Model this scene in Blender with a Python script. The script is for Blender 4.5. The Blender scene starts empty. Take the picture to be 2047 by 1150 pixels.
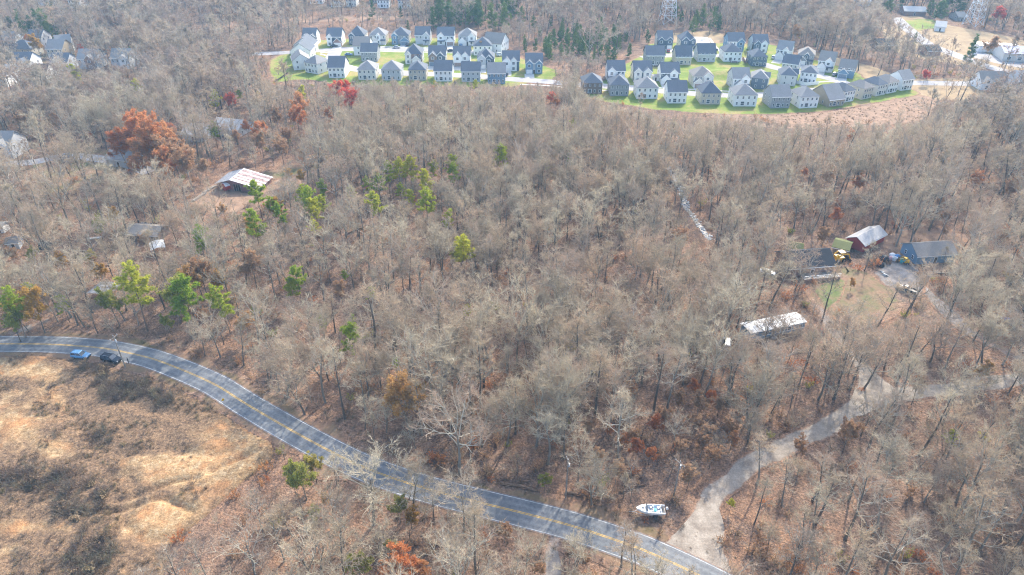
import bpy, math, random
import numpy as np
from mathutils import Vector, Matrix

# ------------------------------------------------------------------ camera
C = bpy.context.scene.collection
SC = bpy.context.scene
CAM_H, PITCH = 105.0, math.radians(33.0)
FPX, CX, CY = 1365.0, 1023.5, 575.0          # focal length and centre in photo pixels (24 mm on 36 mm)
cam_d = bpy.data.cameras.new('camera')
cam_d.lens = 24.0
cam_d.sensor_width = 36.0
cam_d.clip_start = 0.5
cam_d.clip_end = 6000.0
cam = bpy.data.objects.new('camera', cam_d)
C.objects.link(cam)
cam.location = (0, 0, CAM_H)
cam.rotation_euler = (math.pi / 2 - PITCH, 0, 0)
SC.camera = cam

# ------------------------------------------------------------------ sky, sun, exposure
SUN_EL, SUN_AZ = math.radians(36.0), math.radians(27.0)   # azimuth measured from +Y towards +X
world = bpy.data.worlds.new('World')
SC.world = world
world.use_nodes = True
wn = world.node_tree
wn.nodes.clear()
sky = wn.nodes.new('ShaderNodeTexSky')
sky.sky_type = 'NISHITA'
sky.sun_disc = False
sky.sun_elevation = SUN_EL
sky.sun_rotation = SUN_AZ
sky.dust_density = 2.0
bg = wn.nodes.new('ShaderNodeBackground')
bg.inputs['Strength'].default_value = 0.15
wo = wn.nodes.new('ShaderNodeOutputWorld')
wn.links.new(sky.outputs[0], bg.inputs[0])
wn.links.new(bg.outputs[0], wo.inputs[0])
sun_d = bpy.data.lights.new('sun', 'SUN')
sun_d.energy = 2.05
sun_d.angle = math.radians(1.0)
sun_d.color = (1.0, 0.93, 0.81)
sun = bpy.data.objects.new('sun', sun_d)
C.objects.link(sun)
sdir = Vector((math.sin(SUN_AZ) * math.cos(SUN_EL), math.cos(SUN_AZ) * math.cos(SUN_EL), math.sin(SUN_EL)))
sun.rotation_euler = sdir.to_track_quat('Z', 'Y').to_euler()
sun.location = (100, 300, 200)
SC.view_settings.view_transform = 'Standard'
SC.view_settings.look = 'None'
SC.view_settings.exposure = 1.86
SC.view_settings.gamma = 1.0
SC.view_settings.use_curve_mapping = False
SC.cycles.use_denoising = True
SC.cycles.denoiser = 'OPENIMAGEDENOISE'
SC.cycles.denoising_input_passes = 'RGB_ALBEDO_NORMAL'
SC.cycles.denoising_prefilter = 'NONE'
SC.cycles.filter_width = 1.15
SC.cycles.max_bounces = 5
SC.cycles.diffuse_bounces = 2
SC.cycles.transparent_max_bounces = 4
SC.cycles.volume_bounces = 1
SC.cycles.sample_clamp_indirect = 4.0

# ------------------------------------------------------------------ helpers
R_ = random.Random(7)
cP, sP = math.cos(PITCH), math.sin(PITCH)

def G(px, py, z=0.0):
    """photo pixel -> point on the level z"""
    u = (px - CX) / FPX
    v = (CY - py) / FPX
    d = (u, cP + v * sP, -sP + v * cP)
    t = (z - CAM_H) / d[2]
    return Vector((d[0] * t, d[1] * t, z))

def PX(p):
    """point -> photo pixel (for checking where things would show)"""
    x, y, z = p[0], p[1], p[2] - CAM_H
    dep = y * cP - z * sP
    up = y * sP + z * cP
    return (CX + FPX * x / dep, CY - FPX * up / dep)

def inpoly(x, y, poly):
    c = False
    j = len(poly) - 1
    for i in range(len(poly)):
        xi, yi = poly[i]
        xj, yj = poly[j]
        if (yi > y) != (yj > y) and x < (xj - xi) * (y - yi) / (yj - yi) + xi:
            c = not c
        j = i
    return c

MATS = {}

def nd(nt, typ, **kw):
    n = nt.nodes.new(typ)
    for k, v in kw.items():
        setattr(n, k, v)
    return n

def material(name, rough=0.85, spec=0.2):
    m = bpy.data.materials.new(name)
    m.use_nodes = True
    nt = m.node_tree
    b = nt.nodes['Principled BSDF']
    b.inputs['Roughness'].default_value = rough
    b.inputs['Specular IOR Level'].default_value = spec
    MATS[name] = m
    return m, nt, b

def ramp(nt, fac, stops):
    r = nd(nt, 'ShaderNodeValToRGB')
    el = r.color_ramp.elements
    while len(el) < len(stops):
        el.new(0.5)
    for e, (p, c) in zip(el, stops):
        e.position = p
        e.color = (*c, 1)
    nt.links.new(fac, r.inputs[0])
    return r.outputs[0]

def noise(nt, scale, detail=3, coord='pos', rough=0.55, dist=0.0, vscale=None):
    n = nd(nt, 'ShaderNodeTexNoise')
    n.inputs['Scale'].default_value = scale
    n.inputs['Detail'].default_value = detail
    n.inputs['Roughness'].default_value = rough
    n.inputs['Distortion'].default_value = dist
    if coord == 'pos':
        g = nd(nt, 'ShaderNodeNewGeometry')
        src = g.outputs['Position']
    else:
        g = nd(nt, 'ShaderNodeTexCoord')
        src = g.outputs['Object']
    if vscale:
        mp = nd(nt, 'ShaderNodeMapping')
        mp.inputs['Scale'].default_value = vscale
        nt.links.new(src, mp.inputs[0])
        src = mp.outputs[0]
    nt.links.new(src, n.inputs['Vector'])
    return n.outputs['Fac']

def mix(nt, fac, a, b, mode='MIX'):
    m = nd(nt, 'ShaderNodeMix', data_type='RGBA', blend_type=mode)
    for sock, v in ((m.inputs[0], fac), (m.inputs[6], a), (m.inputs[7], b)):
        if isinstance(v, (int, float)):
            sock.default_value = v
        elif isinstance(v, tuple):
            sock.default_value = (*v, 1)
        else:
            nt.links.new(v, sock)
    return m.outputs[2]

def bump(nt, b, h, strength=0.5, dist=0.1):
    n = nd(nt, 'ShaderNodeBump')
    n.inputs['Strength'].default_value = strength
    n.inputs['Distance'].default_value = dist
    nt.links.new(h, n.inputs['Height'])
    nt.links.new(n.outputs[0], b.inputs['Normal'])

def plain(name, col, rough=0.7, var=0.12, scale=1.5, coord='obj', spec=0.25, metal=0.0):
    """one colour with soft wear"""
    m, nt, b = material(name, rough, spec)
    f = noise(nt, scale, 4, coord)
    lo = tuple(max(0, c * (1 - var * 2)) for c in col)
    hi = tuple(min(1, c * (1 + var)) for c in col)
    nt.links.new(ramp(nt, f, [(0.3, lo), (0.65, hi)]), b.inputs['Base Color'])
    b.inputs['Metallic'].default_value = metal
    return m

class MB:
    """collects faces; build() links them as ONE mesh object"""
    def __init__(self):
        self.v, self.f, self.m = [], [], []

    def face(self, pts, m=0):
        n = len(self.v)
        self.v.extend([tuple(p) for p in pts])
        self.f.append(tuple(range(n, n + len(pts))))
        self.m.append(m)

    def box(self, x0, x1, y0, y1, z0, z1, m=0):
        n = len(self.v)
        self.v += [(x0, y0, z0), (x1, y0, z0), (x1, y1, z0), (x0, y1, z0),
                   (x0, y0, z1), (x1, y0, z1), (x1, y1, z1), (x0, y1, z1)]
        for q in ((0, 3, 2, 1), (4, 5, 6, 7), (0, 1, 5, 4), (1, 2, 6, 5), (2, 3, 7, 6), (3, 0, 4, 7)):
            self.f.append(tuple(n + i for i in q))
            self.m.append(m)
        return self

    def hexa(self, p, m=0):
        """8 corner points: bottom ring then top ring"""
        n = len(self.v)
        self.v += [tuple(q) for q in p]
        for q in ((0, 3, 2, 1), (4, 5, 6, 7), (0, 1, 5, 4), (1, 2, 6, 5), (2, 3, 7, 6), (3, 0, 4, 7)):
            self.f.append(tuple(n + i for i in q))
            self.m.append(m)
        return self

    def slab(self, q, t, m=0):
        """a quad (4 points) given thickness t downwards"""
        lo = [(a, b, c - t) for a, b, c in q]
        return self.hexa(lo + [tuple(x) for x in q], m)

    def tube(self, pts, rad, n=6, m=0, cap=True):
        pts = [Vector(p) for p in pts]
        base = len(self.v)
        for i, p in enumerate(pts):
            d = (pts[min(i + 1, len(pts) - 1)] - pts[max(i - 1, 0)])
            if d.length < 1e-6:
                d = Vector((0, 0, 1))
            d.normalize()
            a = d.cross(Vector((0, 0, 1)) if abs(d.z) < 0.9 else Vector((1, 0, 0)))
            a.normalize()
            b = d.cross(a)
            r = rad[i] if hasattr(rad, '__len__') else rad
            for k in range(n):
                t = 2 * math.pi * k / n
                q = p + (a * math.cos(t) + b * math.sin(t)) * r
                self.v.append((q.x, q.y, q.z))
        for i in range(len(pts) - 1):
            for k in range(n):
                k2 = (k + 1) % n
                self.f.append((base + i * n + k, base + (i + 1) * n + k, base + (i + 1) * n + k2, base + i * n + k2))
                self.m.append(m)
        if cap:
            self.f.append(tuple(base + k for k in range(n)))
            self.m.append(m)
            e = base + (len(pts) - 1) * n
            self.f.append(tuple(e + k for k in reversed(range(n))))
            self.m.append(m)
        return self

    def loft(self, rings, m=0, cap=True):
        """rings of equal point count joined one to the next"""
        n = len(rings[0])
        base = len(self.v)
        for r in rings:
            self.v += [tuple(p) for p in r]
        for i in range(len(rings) - 1):
            for k in range(n):
                k2 = (k + 1) % n
                self.f.append((base + i * n + k, base + i * n + k2, base + (i + 1) * n + k2, base + (i + 1) * n + k))
                self.m.append(m)
        if cap:
            self.f.append(tuple(base + k for k in reversed(range(n))))
            self.m.append(m)
            e = base + (len(rings) - 1) * n
            self.f.append(tuple(e + k for k in range(n)))
            self.m.append(m)
        return self

    def mesh(self, name, mats, smooth=False):
        me = bpy.data.meshes.new(name)
        me.from_pydata(self.v, [], self.f)
        for mt in (mats if isinstance(mats, (list, tuple)) else [mats]):
            me.materials.append(MATS[mt] if isinstance(mt, str) else mt)
        if any(self.m):
            me.polygons.foreach_set('material_index', self.m)
        if smooth:
            me.polygons.foreach_set('use_smooth', [True] * len(me.polygons))
        me.update()
        return me

    def build(self, name, mats, parent=None, smooth=False):
        return link(name, self.mesh(name, mats, smooth), parent)

def link(name, me, parent=None, loc=None, rot=None, scale=None):
    o = bpy.data.objects.new(name, me)
    C.objects.link(o)
    if parent:
        o.parent = parent
    if loc:
        o.location = loc
    if rot is not None:
        o.rotation_euler = rot if hasattr(rot, '__len__') else (0, 0, rot)
    if scale:
        o.scale = scale
    return o

def thing(name, label, cat, loc=(0, 0, 0), rz=0.0, group=None):
    o = bpy.data.objects.new(name, None)
    C.objects.link(o)
    o.location = loc
    o.rotation_euler = (0, 0, rz)
    o.empty_display_size = 0.5
    return tag(o, label, cat, group)

def tag(o, label, cat, group=None, kind=None):
    o['label'] = label
    o['category'] = cat
    if group:
        o['group'] = group
    if kind:
        o['kind'] = kind
    return o

def struct(o, label=None):
    o['kind'] = 'structure'
    if label:
        o['label'] = label
    return o

# ------------------------------------------------------------------ materials of the setting
def foliage_mat(name, stops, trans=0.25, rough=0.7):
    """leaf or twig colour that differs from plant to plant and clump to clump"""
    m, nt, b = material(name, rough, 0.15)
    oi = nd(nt, 'ShaderNodeObjectInfo')
    f = noise(nt, 0.55, 2, 'pos')
    a = nd(nt, 'ShaderNodeMath', operation='MULTIPLY_ADD')
    nt.links.new(f, a.inputs[0])
    a.inputs[1].default_value = 0.5
    nt.links.new(oi.outputs['Random'], a.inputs[2])
    s = nd(nt, 'ShaderNodeMath', operation='MULTIPLY')
    nt.links.new(a.outputs[0], s.inputs[0])
    s.inputs[1].default_value = 0.68
    col = ramp(nt, s.outputs[0], stops)
    nt.links.new(col, b.inputs['Base Color'])
    if trans:
        tr = nd(nt, 'ShaderNodeBsdfTranslucent')
        nt.links.new(col, tr.inputs[0])
        mx = nd(nt, 'ShaderNodeMixShader')
        mx.inputs[0].default_value = trans
        nt.links.new(b.outputs[0], mx.inputs[1])
        nt.links.new(tr.outputs[0], mx.inputs[2])
        nt.links.new(mx.outputs[0], nt.nodes['Material Output'].inputs[0])
    return m

def litter(nt):
    """colour of dead leaves on the ground: drifts, patches and single specks"""
    big = ramp(nt, noise(nt, 0.03, 5, rough=0.65), [(0.34, (0.11, 0.076, 0.057)), (0.46, (0.195, 0.135, 0.098)), (0.56, (0.29, 0.165, 0.096)), (0.66, (0.215, 0.165, 0.128)), (0.76, (0.165, 0.125, 0.094))])
    mid = ramp(nt, noise(nt, 0.33, 5, rough=0.72), [(0.32, (0.048, 0.036, 0.030)), (0.45, (0.16, 0.102, 0.073)), (0.55, (0.29, 0.172, 0.108)), (0.68, (0.35, 0.27, 0.20))])
    fine = ramp(nt, noise(nt, 2.2, 4, rough=0.75), [(0.34, (0.07, 0.055, 0.05)), (0.5, (0.45, 0.45, 0.46)), (0.66, (0.95, 0.88, 0.80))])
    return mix(nt, 0.62, mix(nt, 0.5, big, mid), fine, 'OVERLAY')

def floor_mat():
    m, nt, b = material('leaf_litter', 0.95, 0.1)
    nt.links.new(litter(nt), b.inputs['Base Color'])
    bump(nt, b, noise(nt, 1.8, 4, rough=0.7), 0.8, 0.6)
floor_mat()

def soften(nt, b, col):
    """towards the edge of the patch (the 'core' channel falls to 0) the litter takes over, raggedly"""
    at = nd(nt, 'ShaderNodeVertexColor', layer_name='core')
    sep = nd(nt, 'ShaderNodeSeparateColor')
    nt.links.new(at.outputs[0], sep.inputs[0])
    a = nd(nt, 'ShaderNodeMath', operation='MULTIPLY_ADD')
    nt.links.new(sep.outputs[0], a.inputs[0])
    a.inputs[1].default_value = 0.9
    nt.links.new(noise(nt, 0.5, 5, rough=0.7), a.inputs[2])
    f = ramp(nt, a.outputs[0], [(0.72, (0, 0, 0)), (1.05, (0.88, 0.88, 0.88))])
    nt.links.new(mix(nt, f, litter(nt), col), b.inputs['Base Color'])

def asphalt_mat():
    m, nt, b = material('asphalt', 0.8, 0.3)
    f = ramp(nt, noise(nt, 0.10, 5), [(0.35, (0.135, 0.143, 0.152)), (0.5, (0.168, 0.172, 0.177)), (0.68, (0.215, 0.215, 0.213))])
    g = ramp(nt, noise(nt, 1.6, 5, rough=0.7), [(0.3, (0.34, 0.34, 0.34)), (0.7, (0.64, 0.64, 0.63))])
    c = mix(nt, 0.8, f, g, 'OVERLAY')
    at = nd(nt, 'ShaderNodeVertexColor', layer_name='core')          # red: 0..1 across the carriageway
    sep = nd(nt, 'ShaderNodeSeparateColor')
    nt.links.new(at.outputs[0], sep.inputs[0])
    tr = ramp(nt, sep.outputs[0], [(0.08, (.5, .5, .5)), (0.17, (.40, .40, .41)), (0.26, (.54, .54, .53)), (0.36, (.41, .41, .42)), (0.5, (.55, .55, .54)), (0.64, (.41, .41, .42)), (0.74, (.54, .54, .53)), (0.83, (.40, .40, .41)), (0.92, (.5, .5, .5))])
    c = mix(nt, 0.9, c, tr, 'OVERLAY')
    # leaves and grit drifting in from the edges
    e = nd(nt, 'ShaderNodeMath', operation='PINGPONG')
    nt.links.new(sep.outputs[0], e.inputs[0])
    e.inputs[1].default_value = 0.5
    a = nd(nt, 'ShaderNodeMath', operation='MULTIPLY_ADD')
    nt.links.new(e.outputs[0], a.inputs[0])
    a.inputs[1].default_value = 9.0
    nt.links.new(noise(nt, 0.7, 5, rough=0.7), a.inputs[2])
    k = ramp(nt, a.outputs[0], [(0.55, (1, 1, 1)), (0.95, (0, 0, 0))])
    nt.links.new(mix(nt, k, c, litter(nt)), b.inputs['Base Color'])
    bump(nt, b, noise(nt, 6.0, 3), 0.3, 0.03)
asphalt_mat()

def gravel_mat(name, c0, c1, sc=0.35, soft=False):
    m, nt, b = material(name, 0.95, 0.1)
    f = ramp(nt, noise(nt, sc, 5, rough=0.65), [(0.3, c0), (0.65, c1)])
    g = ramp(nt, noise(nt, 3.0, 3), [(0.3, (0.36, 0.35, 0.34)), (0.7, (0.62, 0.62, 0.62))])
    col = mix(nt, 0.6, f, g, 'OVERLAY')
    if soft:
        soften(nt, b, col)
    else:
        nt.links.new(col, b.inputs['Base Color'])
    bump(nt, b, noise(nt, 4.0, 3), 0.4, 0.1)
gravel_mat('gravel', (0.18, 0.15, 0.12), (0.385, 0.34, 0.28), 0.35, True)
gravel_mat('dark_gravel', (0.13, 0.12, 0.11), (0.32, 0.29, 0.26), 0.25, True)
gravel_mat('straw_field', (0.25, 0.175, 0.10), (0.39, 0.29, 0.165), 0.12, True)
gravel_mat('brush_field', (0.19, 0.125, 0.085), (0.36, 0.235, 0.155), 0.3, True)
gravel_mat('concrete_street', (0.31, 0.29, 0.285), (0.41, 0.39, 0.375), 0.08)
gravel_mat('concrete_walk', (0.44, 0.41, 0.36), (0.56, 0.53, 0.48), 0.2)

def lawn_mat(name, a, b_, c_, soft=False, sc=0.06):
    m, nt, b = material(name, 0.95, 0.1)
    f = ramp(nt, noise(nt, sc, 6, rough=0.72), [(0.36, a), (0.49, b_), (0.60, c_)])
    g = ramp(nt, noise(nt, 1.2, 3), [(0.3, (0.38, 0.38, 0.38)), (0.7, (0.6, 0.6, 0.6))])
    col = mix(nt, 0.7, f, g, 'OVERLAY')
    if soft:
        soften(nt, b, col)
    else:
        nt.links.new(col, b.inputs['Base Color'])
lawn_mat('lawn', (0.115, 0.185, 0.028), (0.18, 0.245, 0.036), (0.31, 0.255, 0.095), True)
lawn_mat('yard_grass', (0.11, 0.135, 0.05), (0.20, 0.15, 0.085), (0.25, 0.155, 0.10), True, 0.13)
lawn_mat('green_patch', (0.075, 0.13, 0.04), (0.125, 0.155, 0.055), (0.21, 0.165, 0.09), True, 0.35)
lawn_mat('verge_grass', (0.13, 0.105, 0.05), (0.20, 0.14, 0.085), (0.25, 0.155, 0.10), True)

def clay_mat():
    m, nt, b = material('bare_clay', 0.95, 0.1)
    at = nd(nt, 'ShaderNodeVertexColor', layer_name='zones')
    sep = nd(nt, 'ShaderNodeSeparateColor')
    nt.links.new(at.outputs[0], sep.inputs[0])
    n1 = noise(nt, 0.16, 8, rough=0.74, dist=1.2)
    n2 = noise(nt, 0.9, 5, rough=0.7)
    clay = ramp(nt, n2, [(0.28, (0.22, 0.13, 0.065)), (0.5, (0.36, 0.235, 0.12)), (0.72, (0.50, 0.37, 0.225))])
    rust = ramp(nt, n2, [(0.3, (0.30, 0.15, 0.07)), (0.7, (0.46, 0.24, 0.105))])
    clay = mix(nt, ramp(nt, noise(nt, 0.22, 3), [(0.48, (0, 0, 0)), (0.62, (0.85, 0.85, 0.85))]), clay, rust)
    scrub = ramp(nt, noise(nt, 1.6, 5, rough=0.75), [(0.32, (0.06, 0.042, 0.032)), (0.5, (0.17, 0.11, 0.068)), (0.66, (0.29, 0.19, 0.11))])
    # bare where the zone channel says so, broken up by the noise
    a = nd(nt, 'ShaderNodeMath', operation='ADD')
    nt.links.new(sep.outputs[0], a.inputs[0])
    nt.links.new(n1, a.inputs[1])
    fac = ramp(nt, a.outputs[0], [(0.68, (0, 0, 0)), (0.92, (1, 1, 1))])
    speck = ramp(nt, noise(nt, 2.8, 4, rough=0.75), [(0.33, (0.16, 0.14, 0.13)), (0.5, (0.48, 0.48, 0.48)), (0.66, (0.8, 0.78, 0.75))])
    nt.links.new(mix(nt, 0.55, mix(nt, fac, scrub, clay), speck, 'OVERLAY'), b.inputs['Base Color'])
    bump(nt, b, noise(nt, 1.6, 6, rough=0.75), 0.7, 0.45)
clay_mat()

BARK = [(0.05, (0.075, 0.06, 0.05)), (0.4, (0.13, 0.11, 0.09)), (0.7, (0.19, 0.17, 0.14)), (0.95, (0.28, 0.26, 0.22))]
foliage_mat('bark', BARK, 0)
foliage_mat('limb', [(0.1, (0.23, 0.195, 0.145)), (0.5, (0.32, 0.285, 0.22)), (0.9, (0.41, 0.38, 0.31))], 0)
foliage_mat('twig', [(0.05, (0.34, 0.205, 0.125)), (0.22, (0.47, 0.36, 0.245)), (0.40, (0.34, 0.28, 0.195)), (0.55, (0.51, 0.435, 0.31)), (0.72, (0.39, 0.28, 0.20)), (0.95, (0.30, 0.262, 0.212))], 0.32)
foliage_mat('far_twig', [(0.05, (0.39, 0.235, 0.155)), (0.22, (0.45, 0.35, 0.25)), (0.40, (0.31, 0.262, 0.205)), (0.55, (0.46, 0.39, 0.295)), (0.72, (0.34, 0.245, 0.19)), (0.95, (0.265, 0.24, 0.215))], 0.32)
foliage_mat('pine_bark', [(0.2, (0.12, 0.085, 0.065)), (0.8, (0.22, 0.16, 0.12))], 0)
foliage_mat('pine_needle', [(0.1, (0.21, 0.31, 0.035)), (0.4, (0.33, 0.40, 0.04)), (0.8, (0.50, 0.48, 0.06))], 0.55)
foliage_mat('dark_needle', [(0.1, (0.07, 0.13, 0.045)), (0.5, (0.11, 0.18, 0.055)), (0.9, (0.17, 0.22, 0.065))], 0.45)
foliage_mat('olive_leaf', [(0.1, (0.27, 0.29, 0.06)), (0.5, (0.37, 0.345, 0.075)), (0.9, (0.44, 0.36, 0.085))], 0.5)
foliage_mat('russet_leaf', [(0.1, (0.42, 0.155, 0.065)), (0.5, (0.56, 0.225, 0.085)), (0.9, (0.58, 0.31, 0.14))], 0.5)
foliage_mat('red_leaf', [(0.1, (0.56, 0.09, 0.065)), (0.5, (0.64, 0.13, 0.08)), (0.9, (0.64, 0.21, 0.10))], 0.5)
foliage_mat('gold_leaf', [(0.1, (0.44, 0.26, 0.06)), (0.5, (0.56, 0.34, 0.08)), (0.9, (0.56, 0.32, 0.13))], 0.45)
foliage_mat('tan_leaf', [(0.1, (0.36, 0.21, 0.12)), (0.5, (0.46, 0.275, 0.15)), (0.9, (0.50, 0.34, 0.21))], 0.45)
foliage_mat('dry_grass', [(0.1, (0.12, 0.082, 0.052)), (0.35, (0.24, 0.165, 0.10)), (0.65, (0.36, 0.26, 0.15)), (0.9, (0.20, 0.17, 0.085))], 0.2)
foliage_mat('scrub_twig', [(0.1, (0.10, 0.072, 0.062)), (0.4, (0.17, 0.12, 0.095)), (0.7, (0.20, 0.165, 0.115)), (0.95, (0.13, 0.13, 0.075))], 0.1)

# building and object materials
def siding_mat(name, col):
    m, nt, b = material(name, 0.6, 0.3)
    tc = nd(nt, 'ShaderNodeTexCoord')
    w = nd(nt, 'ShaderNodeTexWave', wave_type='BANDS', bands_direction='Z', wave_profile='SAW')
    w.inputs['Scale'].default_value = 0.8
    nt.links.new(tc.outputs['Object'], w.inputs['Vector'])
    f = noise(nt, 0.5, 3, 'obj')
    c = ramp(nt, f, [(0.3, tuple(x * 0.9 for x in col)), (0.7, col)])
    nt.links.new(c, b.inputs['Base Color'])
    bump(nt, b, w.outputs['Fac'], 0.35, 0.02)
WALLS = {'white': (0.80, 0.80, 0.78), 'offwhite': (0.66, 0.64, 0.59), 'beige': (0.50, 0.45, 0.37), 'lightgrey': (0.50, 0.51, 0.52),
         'grey': (0.30, 0.31, 0.32), 'slate': (0.10, 0.14, 0.185), 'blue': (0.17, 0.27, 0.37), 'tan': (0.36, 0.30, 0.215), 'navy': (0.055, 0.085, 0.125),
         'brick': (0.30, 0.20, 0.165), 'brown': (0.20, 0.155, 0.13), 'red': (0.36, 0.05, 0.05), 'barnred': (0.22, 0.12, 0.115)}
for k, c in WALLS.items():
    siding_mat('wall_' + k, c)
def roof_mat(name, col):
    m, nt, b = material(name, 0.85, 0.2)
    f = noise(nt, 2.6, 4, 'obj', rough=0.7)
    g = noise(nt, 0.25, 2, 'obj')
    c = ramp(nt, f, [(0.3, tuple(x * 0.75 for x in col)), (0.7, tuple(x * 1.2 for x in col))])
    c = mix(nt, 0.35, c, ramp(nt, g, [(0.3, tuple(x * 0.8 for x in col)), (0.7, tuple(x * 1.15 for x in col))]))
    nt.links.new(c, b.inputs['Base Color'])
    bump(nt, b, f, 0.3, 0.05)
ROOFS = {'slate': (0.115, 0.13, 0.152), 'grey': (0.235, 0.23, 0.225), 'brown': (0.25, 0.225, 0.20), 'dark': (0.03, 0.034, 0.042), 'light': (0.45, 0.43, 0.41), 'moss': (0.13, 0.14, 0.05)}
for k, c in ROOFS.items():
    roof_mat('roof_' + k, c)
plain('trim_white', (0.82, 0.82, 0.80), 0.5, 0.05)
plain('glass_dark', (0.055, 0.075, 0.10), 0.08, 0.2, spec=0.6)
plain('door_dark', (0.07, 0.06, 0.06), 0.5)
plain('garage_white', (0.74, 0.72, 0.68), 0.5, 0.05)
plain('garage_blue', (0.16, 0.21, 0.27), 0.5, 0.05)
plain('garage_brown', (0.27, 0.19, 0.15), 0.5, 0.05)
plain('wood_grey', (0.27, 0.235, 0.20), 0.9, 0.25)
plain('wood_brown', (0.20, 0.125, 0.08), 0.9, 0.25)
plain('metal_grey', (0.42, 0.44, 0.46), 0.5, 0.1, metal=0.3)
plain('pylon_steel', (0.74, 0.76, 0.78), 0.6, 0.05)
plain('galvanised', (0.50, 0.52, 0.54), 0.55, 0.1, metal=0.2)
plain('roof_white_metal', (0.66, 0.65, 0.62), 0.55, 0.22, 0.6)
plain('roof_sheet_pale', (0.62, 0.59, 0.58), 0.6, 0.2)
plain('roof_sheet_rust', (0.33, 0.235, 0.215), 0.75, 0.3, 0.9)
plain('roof_sheet_grey', (0.26, 0.27, 0.29), 0.6, 0.2)
plain('rubber', (0.02, 0.02, 0.022), 0.8)
plain('rim', (0.35, 0.36, 0.38), 0.35, 0.05, metal=0.7)
plain('paint_black', (0.008, 0.013, 0.024), 0.25, 0.1, spec=0.35)
plain('paint_blue', (0.10, 0.235, 0.40), 0.2, 0.05, spec=0.6)
plain('paint_white', (0.78, 0.79, 0.80), 0.25, 0.05, spec=0.5)
plain('paint_silver', (0.42, 0.44, 0.46), 0.3, 0.05, spec=0.5, metal=0.3)
plain('paint_green', (0.04, 0.10, 0.095), 0.3, 0.2, spec=0.5)
plain('paint_red', (0.35, 0.03, 0.025), 0.3, 0.1, spec=0.5)
plain('paint_yellow', (0.72, 0.40, 0.015), 0.4, 0.1)
plain('lamp_clear', (0.7, 0.72, 0.74), 0.15, 0.05, spec=0.6)
plain('lamp_red', (0.35, 0.02, 0.02), 0.2, 0.05, spec=0.6)
plain('line_white', (0.50, 0.50, 0.48), 0.7, 0.3, 0.9, 'pos')
plain('line_yellow', (0.52, 0.32, 0.075), 0.7, 0.22, 0.9, 'pos')
plain('tarp_teal', (0.07, 0.40, 0.43), 0.5, 0.1)
plain('tarp_blue', (0.06, 0.13, 0.55), 0.5, 0.1)
plain('plastic_white', (0.75, 0.75, 0.73), 0.5, 0.1)
plain('plastic_black', (0.025, 0.025, 0.03), 0.5, 0.1)
plain('plastic_red', (0.40, 0.04, 0.035), 0.5, 0.1)
plain('plastic_pink', (0.62, 0.36, 0.36), 0.5, 0.1)
plain('plastic_blue', (0.10, 0.26, 0.50), 0.5, 0.1)
plain('skin', (0.42, 0.26, 0.19), 0.6, 0.05)
plain('cloth_black', (0.014, 0.015, 0.018), 0.9, 0.1)
plain('hair_dark', (0.02, 0.014, 0.01), 0.8, 0.1)
plain('rock_pale', (0.55, 0.53, 0.50), 0.8, 0.15)
plain('wire', (0.06, 0.06, 0.06), 0.7, 0.05)
plain('solar_blue', (0.05, 0.12, 0.30), 0.2, 0.1)
mw, ntw, bw = material('creek_water', 0.12, 0.6)
bw.inputs['Base Color'].default_value = (0.16, 0.15, 0.13, 1)
bump(ntw, bw, noise(ntw, 2.5, 3), 0.3, 0.1)
# ------------------------------------------------------------------ the ground and what is laid on it
from mathutils import noise as mnoise

def catmull(pts, step=2.0):
    out = []
    P = [pts[0] + (pts[0] - pts[1])] + pts + [pts[-1] + (pts[-1] - pts[-2])]
    for i in range(1, len(P) - 2):
        n = max(2, int((P[i + 1] - P[i]).length / step))
        for k in range(n):
            t = k / n
            a, b, c, d = P[i - 1], P[i], P[i + 1], P[i + 2]
            out.append(0.5 * (2 * b + (c - a) * t + (2 * a - 5 * b + 4 * c - d) * t * t + (3 * b - a - 3 * c + d) * t ** 3))
    out.append(pts[-1])
    return out

def strip_mesh(line, o0, o1, z, wob=0.0):
    """ribbon between the offsets o0 and o1 (metres to the left of the line), five points across"""
    mb = MB()
    n = len(line)
    cols = (0, .22, .5, .78, 1) if wob else (0, 1)
    for i, p in enumerate(line):
        d = line[min(i + 1, n - 1)] - line[max(i - 1, 0)]
        d.normalize()
        nr = Vector((-d.y, d.x, 0))
        w0 = wob * mnoise.noise(p * 0.13) if wob else 0
        w1 = wob * mnoise.noise(p * 0.13 + Vector((50, 0, 0))) if wob else 0
        a, b = p + nr * (o0 + w0), p + nr * (o1 + w1)
        for t in cols:
            q = a.lerp(b, t)
            mb.v.append((q.x, q.y, z))
    k = len(cols)
    for i in range(n - 1):
        for c in range(k - 1):
            mb.f.append((k * i + c, k * i + k + c, k * i + k + c + 1, k * i + c + 1))
            mb.m.append(0)
    return mb

def core(o, vals):
    at = o.data.color_attributes.get('core') or o.data.color_attributes.new('core', 'FLOAT_COLOR', 'POINT')
    arr = np.ones((len(vals), 4), dtype=np.float32)
    arr[:, 0] = vals
    at.data.foreach_set('color', arr.ravel())

WAYS = []          # (centre line, half width kept free of trees)

def way(name, px, width, z, mat, free=None, wob=0.0, step=2.0, parent=None):
    line = catmull([G(*p) for p in px], step)
    o = strip_mesh(line, -width / 2, width / 2, z, wob).build(name, mat, parent)
    if wob:
        k = len(line)
        core(o, [c * (1 if 2 < i < k - 3 else .4) for i in range(k) for c in (0, .8, 1, .8, 0)])
    else:
        core(o, [1] * len(o.data.vertices))
    struct(o)
    if free is not None:
        WAYS.append(([(p.x, p.y) for p in line], width / 2 + free))
    return o, line

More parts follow.
